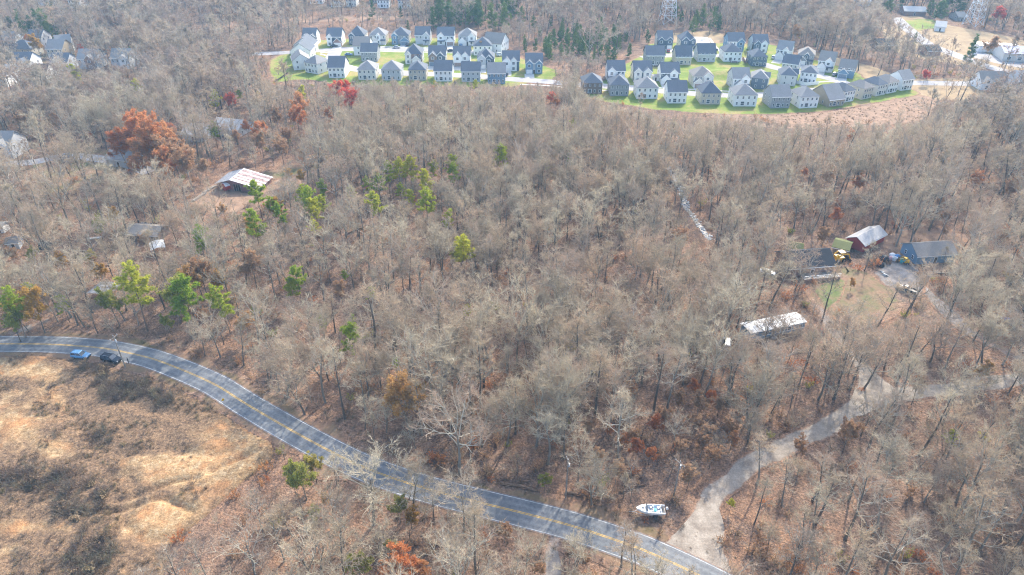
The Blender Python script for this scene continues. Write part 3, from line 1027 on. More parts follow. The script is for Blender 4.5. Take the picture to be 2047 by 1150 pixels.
def opening(root, kind, name, x, y, z, w, h, side):
    """side: f front (-y), b back, l left (-x), r right"""
    rz = {'f': 0, 'b': math.pi, 'l': -math.pi / 2, 'r': math.pi / 2}[side]
    return link(name, window_mesh(kind), root, (x, y, z), rz, (w, 1, h))

def gable_slabs(mb, x0, x1, y0, y1, ze, rise, axis, oh=.4, th=.18):
    """two roof slabs; ridge along the axis"""
    if axis == 'x':
        ym = (y0 + y1) / 2
        s = rise / (ym - y0)
        a, b = x0 - oh, x1 + oh
        e = ze - s * oh
        mb.slab([(a, y0 - oh, e + th), (b, y0 - oh, e + th), (b, ym, ze + rise + th), (a, ym, ze + rise + th)], th)
        mb.slab([(a, ym + .002, ze + rise + th), (b, ym + .002, ze + rise + th), (b, y1 + oh, e + th), (a, y1 + oh, e + th)], th)
    else:
        xm = (x0 + x1) / 2
        s = rise / (xm - x0)
        a, b = y0 - oh, y1
        e = ze - s * oh
        mb.slab([(x0 - oh, a, e + th), (xm, a, ze + rise + th), (xm, b, ze + rise + th), (x0 - oh, b, e + th)], th)
        mb.slab([(xm + .002, a, ze + rise + th), (x1 + oh, a, e + th), (x1 + oh, b, e + th), (xm + .002, b, ze + rise + th)], th)

def gable_wall(mb, x0, x1, y0, y1, z0, ze, rise, axis, m=0):
    """walls with the two gable triangles"""
    if axis == 'y':
        xm = (x0 + x1) / 2
        f = [(x0, z0), (x1, z0), (x1, ze), (xm, ze + rise), (x0, ze)]
        a = [(x, y0, z) for x, z in f]
        b = [(x, y1, z) for x, z in f]
    else:
        ym = (y0 + y1) / 2
        f = [(y0, z0), (y1, z0), (y1, ze), (ym, ze + rise), (y0, ze)]
        a = [(x1, y, z) for y, z in f]
        b = [(x0, y, z) for y, z in f]
    n = len(mb.v)
    mb.v += a + b
    mb.f += [(n, n + 1, n + 2, n + 3, n + 4), (n + 9, n + 8, n + 7, n + 6, n + 5)]
    mb.f += [(n + i, n + 5 + i, n + 5 + (i + 1) % 5, n + (i + 1) % 5) for i in range(5)]
    mb.m += [m] * 7

def span(xl, yl, xr, yr, rot):
    P0 = G(xl, yl)
    if yr is not None:
        P1 = G(xr, yr)
        d = P1 - P0
        return P0, math.atan2(d.y, d.x), d.length
    dx, dy = math.cos(rot), math.sin(rot)
    lo, hi = 1.0, 60.0
    for _ in range(40):
        t = (lo + hi) / 2
        if PX((P0.x + dx * t, P0.y + dy * t, 0))[0] < xr:
            lo = t
        else:
            hi = t
    return P0, rot, lo

def house(label, xl, yl, xr, yr=None, rot=0, face='front', d=11.0, eave=5.6, roof='side', slope=.72, wall='white', front=None, roofc='slate', gables=(), door=None, garage='garage_white', gx=None,
          porch=None, keep=.9, cat='house', name='house', wins=True, deck=False, group='houses in the subdivisions', wmin=8.0, wmax=15.0):
    """xl, yl, xr: the camera-side wall's foot in photo pixels; gables: (centre -1..1, width m, forward m, storeys, wall)"""
    P0, rz, w = span(xl, yl, xr, yr, math.radians(rot))
    w = max(wmin, min(wmax, w))
    dirv = Vector((math.cos(rz), math.sin(rz), 0))
    n = Vector((-dirv.y, dirv.x, 0))
    cen = P0 + dirv * w / 2 + n * d / 2
    yaw = rz
    W, D = w, d
    if face == 'rear':
        yaw = rz + math.pi
    elif face == 'left':             # the house's left side faces the camera
        yaw = rz + math.pi / 2
        W, D = d, w
    elif face == 'right':
        yaw = rz - math.pi / 2
        W, D = d, w
    root = thing(name, label, cat, (cen.x, cen.y, 0.0), yaw, group)
    x0, x1, y0, y1 = -W / 2, W / 2, -D / 2, D / 2
    front = front or wall
    wm = 'wall_' + wall
    rf = MB()
    rise = slope * D / 2
    if roof == 'side':
        mb = MB()
        gable_wall(mb, x0, x1, y0, y1, -.3, eave, rise - .12, 'x')
        mb.build('wall', wm, root)
        gable_slabs(rf, x0, x1, y0, y1, eave, rise, 'x')
    elif roof == 'front':
        rise = slope * W / 2
        mb = MB()
        gable_wall(mb, x0, x1, y0, y1, -.3, eave, rise - .12, 'y')
        mb.build('wall', wm, root)
        gable_slabs(rf, x0, x1, y0, y1 + .4, eave, rise, 'y')
    else:
        MB().box(x0, x1, y0, y1, -.3, eave).build('wall', wm, root)
        oh = .4
        rise = slope * min(W, D) / 2
        a, b, c, e = x0 - oh, x1 + oh, y0 - oh, y1 + oh
        z0 = eave - .15
        if W >= D:
            r0, r1 = (a + (e - c) / 2, 0), (b - (e - c) / 2, 0)
        else:
            r0, r1 = (0, c + (b - a) / 2), (0, e - (b - a) / 2)
        zt = eave + rise
        A, B_, Cc, E = (a, c, z0), (b, c, z0), (b, e, z0), (a, e, z0)
        R0, R1 = (r0[0], r0[1], zt), (r1[0], r1[1], zt)
        if W >= D:
            for q in ([A, B_, R1, R0], [B_, Cc, R1], [Cc, E, R0, R1], [E, A, R0]):
                rf.face(q)
        else:
            for q in ([A, B_, R0], [B_, Cc, R1, R0], [Cc, E, R1], [E, A, R0, R1]):
                rf.face(q)
        rf.face([E, Cc, B_, A])
    main_roof = rf.build('roof', 'roof_' + roofc, root)
    # fascia boards along the eaves
    if roof == 'side':
        for yy in (y0 - .46, y1 + .40):
            MB().box(x0 - .4, x1 + .4, yy, yy + .06, eave - .34 - slope * .1, eave - .12).build('fascia', 'trim_white', root)
    if front != wall:
        MB().box(x0 + .02, x1 - .02, y0 - .05, y0 - .003, 0, eave - .1).build('facade', 'wall_' + front, root)
    busy = []
    for gi, (gc, gw, fw, st, gwall) in enumerate(gables):
        gcx = gc * (W / 2 - gw / 2)
        ge = eave if st == 2 else 2.9
        gr = .85 * gw / 2
        back = y0 + (gr / slope if st == 2 else 0.2)
        mb = MB()
        gable_wall(mb, gcx - gw / 2, gcx + gw / 2, y0 - fw, back, -.3, ge, gr - .1, 'y')
        bay = mb.build('bay', 'wall_' + gwall, root)
        mb = MB()
        gable_slabs(mb, gcx - gw / 2, gcx + gw / 2, y0 - fw, back + (.5 if st == 2 else 0), ge, gr, 'y', .3)
        mb.build('bay_roof', 'roof_' + roofc, root)
        # white rake boards on the gable edge
        mb = MB()
        for s in (-1, 1):
            xo, zo = gcx + s * (gw / 2 + .3), ge - .255
            mb.hexa([(xo, y0 - fw - .36, zo - .18), (gcx, y0 - fw - .36, ge + gr - .12), (gcx, y0 - fw - .29, ge + gr - .12), (xo, y0 - fw - .29, zo - .18),
                     (xo, y0 - fw - .36, zo + .1), (gcx, y0 - fw - .36, ge + gr + .16), (gcx, y0 - fw - .29, ge + gr + .16), (xo, y0 - fw - .29, zo + .1)])
        mb.build('rake_board', 'trim_white', root)
        yw = y0 - fw - .01
        if st == 2:
            opening(root, 'window', 'window', gcx, yw, 4.3, 1.7 if gw > 3 else 1.1, 1.5, 'f')
        if gx is not None and gi == gx:
            opening(root, garage, 'garage_door', gcx, yw, 1.15, min(4.8, gw - .6), 2.2, 'f')
        elif st == 2:
            opening(root, 'window', 'window', gcx, yw, 1.5, 1.7 if gw > 3 else 1.1, 1.5, 'f')
        busy.append((gcx - gw / 2 - .3, gcx + gw / 2 + .3, st))
    def free(x, lvl):
        return all(not (a < x < b and (st == 2 or lvl == 1)) for a, b, st in busy)
    two = eave > 4
    if wins:
        for i in range(4):
            x = x0 + W * (i + .5) / 4
            if two and free(x, 2):
                opening(root, 'window', 'window', x, y0 - .04, 4.3, 1.0, 1.5, 'f')
            if two:
                opening(root, 'window', 'window', x, y1 + .01, 4.3, .95, 1.3, 'b')
            opening(root, 'window', 'window', x, y1 + .01, 1.5, .95 if i != 2 else 1.9, 1.4 if i != 2 else 2.0, 'b')
        for s, xx in (('l', x0 - .01), ('r', x1 + .01)):
            for yy in (-D * .25, D * .2):
                if two:
                    opening(root, 'window', 'window', xx, yy, 4.3, .9, 1.3, s)
                opening(root, 'window', 'window', xx, yy, 1.5, .9, 1.3, s)
        dx = door if door is not None else 0
        xd = dx * W / 2
        if free(xd, 1):
            opening(root, 'door', 'door', xd, y0 - .04, 1.1, 1.1, 2.2, 'f')
    if gx is None and garage and wins and two and not gables:
        opening(root, garage, 'garage_door', -W * .22, y0 - .04, 1.15, 4.6, 2.2, 'f')
    if porch is not None:
        pa, pb = porch[0] * W / 2, porch[1] * W / 2
        mb = MB()
        mb.slab([(pa, y0 - 1.9, 2.55), (pb, y0 - 1.9, 2.55), (pb, y0 - .06, 3.1), (pa, y0 - .06, 3.1)], .14)
        mb.build('porch_roof', 'roof_slate' if len(porch) < 3 else 'roof_' + porch[2], root)
        for xx in (pa + .15, (pa + pb) / 2, pb - .15):
            MB().box(xx - .09, xx + .09, y0 - 1.75, y0 - 1.57, 0, 2.38).build('post', 'trim_white', root)
        MB().box(pa, pb, y0 - 1.95, y0 - .06, 0, .22).build('porch_floor', 'concrete_walk', root)
    if deck:
        MB().box(-2.6, 1.4, y1 + .05, y1 + 2.9, .35, .5).build('deck', 'wood_grey', root)
        for xx in (-2.5, 1.3):
            MB().box(xx - .06, xx + .06, y1 + 2.7, y1 + 2.82, 0, 1.4).build('post', 'trim_white', root)
        MB().box(-2.5, 1.3, y1 + 2.73, y1 + 2.79, 1.2, 1.3).build('railing', 'trim_white', root)
    if face == 'front' and gx is not None and keep > .5:      # concrete driveway out from the garage
        gcx = gables[gx][0] * (W / 2 - gables[gx][1] / 2)
        fw = gables[gx][2]
        drv = MB()
        drv.box(gcx - 2.6, gcx + 2.6, y0 - fw - 8.0, y0 - fw - .12, .03, .085)
        o = drv.build('driveway', 'concrete_walk')
        o.location = root.location
        o.rotation_euler = root.rotation_euler
        struct(o)
    # keep the view and the footprint clear of trees
    ca, sa = math.cos(yaw), math.sin(yaw)
    def wp(x, y, z):
        return (cen.x + ca * x - sa * y, cen.y + sa * x + ca * y, z)
    if keep > 0:
        q = [PX(wp(x, y, z)) for x in (x0, x1) for y in (y0, y1) for z in (0, eave + rise)]
        a, b = min(p[0] for p in q), max(p[0] for p in q)
        c, e = min(p[1] for p in q), max(p[1] for p in q)
        KEEP.append(([(a, c), (b, c), (b, e - (e - c) * .12), (a, e - (e - c) * .12)], keep, cen.y))
    FOOT.append([wp(x, y, 0)[:2] for x, y in ((x0 - 2.5, y0 - 2.5), (x1 + 2.5, y0 - 2.5), (x1 + 2.5, y1 + 2.5), (x0 - 2.5, y1 + 2.5))])
    return root

S2 = 'street of the western half'
def L(label, *a, **k):
    k.setdefault('group', 'houses of the smaller subdivision')
    return house(label, *a, **k)
# the smaller subdivision: upper row, fronts to the street
L('white house with slate twin gables at the wooded corner of the upper row', 607, 92, 633, wall='white', front='slate', gables=[(-1, 3.4, .8, 2, 'slate'), (1, 3.6, 1.0, 2, 'slate')], gx=1)
L('white house with navy bay and brown gable over white garage doors, upper row', 655, 92, 684, wall='white', front='navy', gables=[(-1, 3.2, .6, 2, 'white'), (1, 4.8, 1.6, 1, 'brick')], gx=1)
L('cream-sided house with blue-grey front and steep slate roof, third of the upper row', 699, 89, 730, wall='offwhite', front='slate', roof='hip', slope=.95, gables=[(-1, 3.6, .8, 2, 'slate'), (1, 5.0, 1.8, 1, 'slate')], gx=1)
L('pale cream brick-fronted house with grey hipped roof in the upper row', 740, 89, 772, wall='beige', front='offwhite', roof='hip', roofc='grey', gables=[(-.9, 4.8, 1.2, 1, 'offwhite'), (.1, 2.6, .5, 2, 'white')], gx=0, porch=(.35, 1))
L('house with blue gable and blue garage door beside the parked silver car', 784, 89, 818, wall='beige', front='grey', roof='hip', roofc='slate', gables=[(-1, 3.6, .6, 2, 'blue'), (1, 5.2, 1.5, 1, 'blue')], gx=1, garage='garage_blue')
L('light grey house with blue garage door under the eaves, upper row', 831, 89, 860, wall='lightgrey', gables=[(.9, 4.2, .8, 2, 'lightgrey')], porch=(.05, 1), garage='garage_blue')
L('white house with dark blue bay window and brown garage, upper row', 875, 90, 908, wall='white', gables=[(-1, 4.2, .6, 2, 'white'), (1, 4.8, 1.8, 1, 'white')], gx=1, garage='garage_brown', porch=(-1, -.1))
L('white house with grey hipped roof and low white garage gable, end of the upper row', 917, 91, 952, wall='white', front='lightgrey', roof='hip', roofc='grey', gables=[(-1, 4.8, 1.6, 1, 'white'), (.8, 4.2, .6, 2, 'white')], gx=0, porch=(.2, 1))
L('white house with cream roof slope at the closed end of the upper street', 966, 104, 1002, rot=-20, face='left', wall='white', roofc='brown', roof='front', d=13)
L('plain white house with navy hipped roof at the closed end of the upper street', 947, 111, 983, face='rear', wall='white', roofc='slate', roof='hip')
# middle row
L('brick-toned house with steep dark roof beside the open green lot', 811, 128, 844, wall='lightgrey', front='brick', roof='hip', slope=.95, roofc='slate', gables=[(-1, 3.4, .6, 2, 'offwhite'), (.7, 4.8, 1.6, 1, 'offwhite')], gx=1)
L('house with brown left gable and slate right gable, second of the middle row', 858, 131, 891, wall='lightgrey', front='slate', gables=[(-1, 4.6, 1.2, 2, 'brown'), (.7, 4.0, .6, 2, 'slate')], gx=0, garage='garage_blue')
L('white twin-gabled house with brown garage and dark porch roof, middle row', 907, 132, 940, wall='offwhite', front='white', gables=[(-1, 4.6, 1.2, 2, 'white'), (.7, 4.2, .6, 2, 'white')], gx=0, garage='garage_brown', porch=(0, 1))
L('slate house with cream hipped side and navy porch roof, middle row', 955, 137, 988, wall='white', front='slate', roof='hip', slope=.9, roofc='slate', gables=[(-1, 4.6, 1.2, 2, 'lightgrey'), (.6, 3.8, .6, 2, 'slate')], gx=0, porch=(0, 1))
L('house with white garage gable and slate front behind the dead-end kerb, middle row', 1005, 142, 1038, wall='grey', front='slate', gables=[(-1, 4.4, 1.4, 2, 'white'), (.5, 3.6, .6, 2, 'white')], gx=0)
L('pale blue twin-gabled house at the lower end of the middle row', 1051, 147, 1084, wall='white', front='lightgrey', gables=[(-1, 3.8, .8, 2, 'blue'), (1, 3.8, .8, 2, 'blue')], gx=0)
# houses along the side street and the row backing onto the woods
L('white gable-ended house nearest the drainage ditch', 588, 141, 622, 138, face='right', wall='white', roofc='grey', d=11, roof='side', eave=5.2)
L('white house with dark right roof slope, middle of three by the entrance street', 583, 120, 622, face='right', wall='white', roofc='slate', d=11, eave=5.2)
L('dark-roofed house with white rake boards, rearmost of three by the entrance street', 590, 108, 628, face='right', wall='white', front='navy', roofc='slate', d=11, eave=5.2)
L('white house set cornerwise with grey hipped roof backing onto the woods', 611, 144.5, 636, 149, face='rear', wall='white', roof='hip', roofc='grey', d=10)
L('white gabled house with slate roof behind the bright red tree', 658, 156, 690, face='rear', wall='white', roofc='slate', d=12)
L('white hipped house behind the woods, beside the bright red tree', 717, 160, 752, face='rear', wall='offwhite', roof='hip', roofc='grey')
L('grey hipped house half hidden by bare trees in the row backing onto the woods', 764, 161, 802, face='rear', wall='lightgrey', roof='hip', roofc='grey')
L('beige house with cream garage wing in the row backing onto the woods', 818, 161, 852, face='rear', wall='beige', roofc='slate', roof='hip')
L('bright white gabled house with four upper windows, row backing onto the woods', 869, 163, 904, face='rear', wall='white', roofc='slate')
L('pale white house with slate roof partly behind an evergreen, row backing onto the woods', 923, 164, 960, face='rear', wall='lightgrey', roofc='slate', d=10)
L('grey-roofed blue-gabled house at the low end of the row backing onto the woods', 975, 168, 1010, face='rear', wall='blue', roofc='grey')
L('grey house with dark roof on the open green lot', 723, 123.5, 755, face='rear', wall='grey', roofc='slate', d=10)
L('white house with cream right roof slope behind the grey one on the green lot', 708, 111, 740, face='left', wall='white', roof='front', roofc='brown', d=11)

def Rr(label, *a, **k):
    k.setdefault('group', 'houses of the larger subdivision')
    return house(label, *a, **k)
Rr('slate twin-gabled house at the far corner by the young pines', 1314, 98, 1343, wall='offwhite', front='slate', gables=[(-1, 3.6, .8, 2, 'slate'), (1, 3.6, .8, 2, 'slate')], gx=1)
Rr('slate house beside the unfinished concrete street', 1359, 99, 1389, wall='offwhite', front='slate', roof='hip', slope=.9, gables=[(-.8, 4.6, 1.0, 2, 'slate'), (.9, 3.0, .6, 2, 'slate')], gx=0, porch=(.2, 1))
Rr('blue-gabled house across the unfinished concrete street', 1454, 102, 1486, wall='blue', front='white', gables=[(.9, 4.2, .8, 2, 'blue')], porch=(-.9, .1), garage='garage_blue')
Rr('slate twin-gabled house behind the deep blue one', 1504, 106, 1533, wall='lightgrey', front='slate', gables=[(-1, 4.0, 1.0, 2, 'slate'), (.8, 4.0, .5, 2, 'white')], gx=0)
Rr('grey-blue house with a covered rear deck at the wooded end of the mound row', 1291, 131, 1327, face='rear', wall='grey', roofc='slate', deck=True)
Rr('beige house with broad slate roof, second of the mound row', 1350, 130, 1381, face='rear', wall='beige', roofc='slate', eave=4.6, slope=.85)
Rr('grey house with roof vent and wide patio door, third of the mound row', 1394, 124, 1429, face='rear', wall='lightgrey', roofc='slate', eave=4.4, slope=.85)
Rr('white house with hipped slate roof and rear awning, fourth of the mound row', 1446, 123.5, 1481, face='rear', wall='white', roof='hip', roofc='slate', deck=True)
Rr('deep slate-blue house with white rear door at the end of the mound row', 1502, 133, 1531, face='rear', wall='slate', roof='hip', roofc='slate')
Rr('white house with navy bay and porch at the woods end of the front row', 1214, 163, 1248, wall='offwhite', front='white', gables=[(-1, 4.0, .5, 2, 'white'), (.9, 4.8, 1.7, 1, 'white')], gx=1, porch=(-1, .1))
Rr('slate house with two brown and white gables, second of the front row', 1266, 164, 1301, wall='offwhite', front='slate', gables=[(-1, 4.0, .9, 2, 'offwhite'), (.9, 4.2, 1.2, 2, 'offwhite')], gx=1, garage='garage_blue')
Rr('white-gabled house with low garage gable beside the white shed', 1320, 167, 1356, wall='white', front='slate', gables=[(-1, 4.6, 1.8, 1, 'white'), (.7, 4.2, .6, 2, 'white')], gx=0, porch=(.1, 1))
Rr('cream house with brown hipped roof and beige garage below the mound', 1384, 174, 1424, wall='beige', front='offwhite', roof='hip', roofc='brown', gables=[(-.9, 4.8, 1.6, 1, 'offwhite'), (.7, 4.4, .6, 2, 'offwhite')], gx=0, garage='garage_brown', porch=(.2, 1))
Rr('pale house with big white gable and grey side wall below the mound', 1463, 179, 1496, wall='lightgrey', front='white', roofc='grey', gables=[(.9, 4.2, .6, 2, 'white'), (-.5, 4.8, 1.8, 1, 'white')], gx=1, porch=(.1, 1))
Rr('dark taupe hipped house veiled by bare trees in the lower row', 1164, 188, 1203, face='rear', wall='brown', roof='hip', roofc='slate', keep=.6)
Rr('blue-grey hipped house second in the lower row', 1219, 192, 1256, face='rear', wall='grey', roof='hip', roofc='slate', keep=.75)
Rr('white hipped house with brown-grey roof, third in the lower row', 1272, 198, 1314, face='rear', wall='white', roof='hip', roofc='grey')
Rr('white gabled house with white patio, fourth in the lower row', 1334, 207, 1371, face='rear', wall='white', roofc='slate')
Rr('beige house with dark hipped roof and bank of rear windows, lower row', 1400, 209, 1439, face='rear', wall='beige', roof='hip', roofc='slate', slope=.9)
Rr('white hipped house with small rear shed, lower row', 1466, 213, 1511, face='rear', wall='white', roof='hip', roofc='grey')
Rr('grey gable-sided house in the lower row', 1540, 217, 1577, rot=4, face='rear', wall='grey', roofc='grey')
Rr('white house with blue furniture on its back patio, lower row', 1597, 217, 1633, rot=8, face='rear', wall='white', roof='hip', roofc='grey')
Rr('low tan house with long grey roof in the lower row', 1655, 215, 1686, rot=18, face='rear', wall='tan', roofc='grey', eave=3.6, slope=.75, d=14)
Rr('white-walled house behind the low tan one', 1684, 206, 1711, rot=25, face='rear', wall='white', roof='hip', roofc='slate', d=9.5, wmin=6.4, wmax=7.0)
Rr('beige house with brown hipped roof on the curving end of the lower row', 1722, 200, 1749, rot=28, face='rear', wall='beige', roof='hip', roofc='brown', d=9.5, wmin=6.4, wmax=7.0)
Rr('light beige house second from the end of the curving lower row', 1750, 193, 1773, rot=28, face='rear', wall='offwhite', roof='hip', roofc='slate', d=9.5, wmin=6.4, wmax=7.0)
Rr('white house with cream roof near the end of the curving lower row', 1772, 188, 1800, rot=26, face='rear', wall='white', roof='hip', roofc='brown', d=9.5, wmin=6.4, wmax=7.0)
Rr('white end house of the curving lower row by the access road', 1800, 182, 1824, rot=20, face='rear', wall='white', roofc='grey', d=9.5, wmin=6.4, wmax=7.0)
Rr('white house with grey roof and low garage at the bend of the upper street', 1549, 118, 1574, rot=-28, wall='white', roofc='grey', gables=[(-1, 4.4, 1.6, 1, 'white'), (.5, 3.4, .6, 2, 'white')], gx=0)
Rr('taupe house with dark porch and brown hipped roof at the bend of the upper street', 1592, 128, 1624, rot=-22, wall='beige', front='grey', roof='hip', roofc='brown', gables=[(-.8, 4.4, 1.2, 1, 'grey'), (.1, 2.4, .4, 2, 'slate')], gx=0, porch=(.2, 1))
Rr('white house with steep front gable and dark car in the drive', 1632, 141, 1661, rot=-28, wall='white', roofc='brown', gables=[(-1, 4.4, 1.4, 1, 'white'), (.6, 3.8, .6, 2, 'white')], gx=0, porch=(.1, 1))
Rr('powder blue house with grey roof at the bottom of the bend', 1673, 154, 1703, rot=-26, wall='blue', roofc='brown', eave=4.4, gables=[(-1, 5.0, 1.4, 1, 'blue')], gx=0, garage='garage_blue')
Rr('grey gabled house behind the white fenced one', 1560, 146, 1584, rot=-30, face='rear', wall='lightgrey', roofc='slate', d=10)
Rr('slate blue house with red-wreathed porch on the inner corner', 1499, 177, 1529, rot=-16, face='left', wall='slate', roof='hip', roofc='grey', gables=[(0, 4.0, .8, 2, 'white')])
Rr('pale grey house with slate front gable beside the slate blue one', 1557, 171, 1588, rot=-12, face='left', wall='lightgrey', roof='hip', roofc='slate', gables=[(0, 4.2, .9, 2, 'slate')])
Rr('bright white house behind a white picket fence on the inner corner', 1597, 165, 1626, 168, face='rear', wall='white', roof='hip', roofc='slate', slope=.6)

def F(label, *a, **k):
    k.setdefault('group', 'older houses in the trees')
    k.setdefault('keep', .62)
    return house(label, *a, **k)
F('white two-storey house with brick-edged yard fence and slate roof', 25, 145, 65, wall='white', roofc='slate', gables=[(.6, 4.4, .6, 2, 'white')], porch=(-1, .1))
F('low dark-roofed house directly behind the white two-storey one', 22, 118, 68, wall='beige', roofc='slate', roof='hip')
F('pale house with grey roof beside the orange tree', 8, 100, 34, wall='lightgrey', roofc='grey', porch=(-.5, .9))
F('house with navy roof and tall white gable end behind the orange tree', 60, 95, 87, wall='white', front='lightgrey', roofc='slate', gables=[(-.7, 4, .8, 1, 'white')])
F('cream house with grey gabled roof at the edge of the far woods', 118, 108, 140, rot=25, wall='offwhite', roofc='grey', gables=[(-.9, 4, 1, 2, 'white')])
F('taupe house with brick entry between the cream house and the gabled one', 98, 117, 130, wall='tan', front='beige', roofc='grey')
F('house with a single big white gable in front of a dark evergreen', 104, 141, 138, wall='lightgrey', roofc='slate', eave=4.2, gables=[(-.5, 5.6, 1.0, 2, 'white')])
F('grey-roofed house with brick gable half behind bare trees', 160, 138, 198, wall='lightgrey', roofc='grey', gables=[(.5, 4.6, .8, 2, 'brick')], keep=.7)
F('grey-roofed house with white trimmed gable at the edge of the woods', 226, 137, 262, wall='lightgrey', roofc='grey', gables=[(.8, 4.6, .8, 2, 'white')], keep=.75)
F('narrow white gable end beside the woodland edge', -16, 174, 17, face='left', wall='white', roofc='slate', roof='side')
F('dark-roofed low garage house in front of the white two-storey house', 64, 160, 88, wall='offwhite', roofc='dark', eave=3.0)
F('pale house with grey roof near the winding lane', -30, 318, 28, wall='lightgrey', roofc='grey', gables=[(.8, 4.6, .8, 2, 'white')], keep=.7)
F('light grey house seen through the russet oaks', 215, 332, 262, rot=-12, wall='lightgrey', roofc='grey', keep=0, eave=3.2, slope=.5)
F('white-sided house with pale roof behind the bare trunks', 366, 282, 408, rot=-8, wall='lightgrey', roofc='light', keep=0, eave=3.2, slope=.5)
F('pale-roofed house beside the green pine behind the barn wood', 425, 270, 478, rot=-15, wall='lightgrey', roofc='light', keep=0, eave=3.2, slope=.5)
F('pale house beyond the far evergreens', 78, 12, 100, wall='lightgrey', roofc='grey', keep=.7)
F('house with dark roof and white wall beyond the far evergreens', 140, 16, 163, wall='white', roofc='slate', keep=.8)
for i, (xl, yl, xr, w_, r_, lb) in enumerate(((620, 8, 645, 'white', 'light', 'small white house with pale roof in the farthest cluster'), (662, 14, 684, 'white', 'slate', 'white house with slate roof in the farthest cluster'),
        (692, 13, 712, 'offwhite', 'slate', 'cream house with slate roof in the farthest cluster'), (755, 16, 778, 'white', 'slate', 'white house with dark hipped roof beside a conical evergreen'),
        (797, 17, 820, 'offwhite', 'slate', 'dark-roofed house at the woods edge of the farthest cluster'), (738, 6, 757, 'beige', 'brown', 'beige house behind the conical evergreen'))):
    F(lb, xl, yl, xr, wall=w_, roofc=r_, face='rear', keep=.85, roof='hip' if i == 3 else 'side')
F('low ranch house with pale roof and red gable on the grassy rise', 1806, 30, 1852, rot=-10, wall='brick', roofc='light', eave=2.9, slope=.4, keep=.85)
F('white-roofed shed house by the yellow field', 1868, 62, 1886, rot=-25, wall='white', roofc='light', eave=3.0, slope=.45, keep=.85, wmin=6)
F('small pale house hidden beyond the power line', 1717, 12, 1740, wall='lightgrey', roofc='light', eave=3.0, slope=.4, keep=.6)
F('dark-roofed brick ranch house between the roads', 1852, 112, 1878, wall='brick', roofc='dark', eave=2.9, slope=.4, keep=.7)
F('dark bungalow in the bare trees above the curving house row', 1752, 100, 1790, wall='brown', roofc='dark', eave=2.9, slope=.45, keep=.6)
F('small dark hut by the pylon foot', 1913, 42, 1930, wall='grey', roofc='slate', eave=2.9, slope=.4, keep=.7, wmin=6)
F('white gabled house beyond the bare trees at the access road', 1957, 180, 2008, rot=-6, wall='white', roofc='brown', eave=4.2, gables=[(-.9, 5, .6, 2, 'white')], keep=.6)
F('pale house behind the white gabled one at the access road', 2030, 176, 2075, wall='lightgrey', roofc='light', eave=3.4, keep=.5)

# commercial buildings by the far road
def hall():
    P = G(2003, 122)
    r = thing('warehouse', 'long pale warehouse with a blue roof slope beside the far road', 'warehouse', (P.x, P.y, 0), math.radians(-14))
    mb = MB()
    gable_wall(mb, 0, 46, 0, 18, -.3, 4.5, 2.2, 'x')
    mb.build('wall', 'wall_offwhite', r)
    mb = MB()
    mb.slab([(-.4, -.6, 4.55), (46.4, -.6, 4.55), (46.4, 9, 6.95), (-.4, 9, 6.95)], .15)
    mb.build('roof_slope', 'solar_blue', r)
    mb = MB()
    mb.slab([(-.4, 9.01, 6.95), (46.4, 9.01, 6.95), (46.4, 18.6, 4.55), (-.4, 18.6, 4.55)], .15)
    mb.build('roof_slope', 'roof_grey', r)
    for k in range(8):
        link('window', window_mesh('window'), r, (3 + k * 5.5, -.02, 1.8), 0, (2.4, 1, 1.8))
    P = G(1955, 104)
    s = thing('workshop', 'low white workshop with flat pale roof beside the warehouse', 'workshop', (P.x, P.y, 0), math.radians(-12))
    MB().box(0, 22, 0, 9, -.3, 3.6).build('wall', 'wall_white', s)
    MB().box(-.4, 22.4, -.4, 9.4, 3.6, 3.85).build('roof', 'roof_white_metal', s)
    for k in range(3):
        link('garage_door', window_mesh('garage_white'), s, (4 + k * 7, -.02, 1.5), 0, (4.4, 1, 2.8))
    KEEP.append(([(1900, 85), (2060, 92), (2060, 140), (1990, 132), (1900, 112)], .75))
hall()
# ------------------------------------------------------------------ vehicles
WHEEL = {}
def wheel(root, x, y, r=.36, w=.24):
    k = (round(r, 2), round(w, 2))
    if k not in WHEEL:
        a = MB().tube([(0, -w / 2, 0), (0, -w * .3, 0), (0, w * .3, 0), (0, w / 2, 0)], [r * .9, r, r, r * .9], 14, 0)
        b = MB().tube([(0, -w / 2 - .015, 0), (0, w / 2 + .015, 0)], [r * .6, r * .6], 10, 0)
        WHEEL[k] = (a.mesh('tyre', 'rubber'), b.mesh('rim', 'rim'))
    t = link('wheel', WHEEL[k][0], root, (x, y, r))
    link('rim', WHEEL[k][1], t)

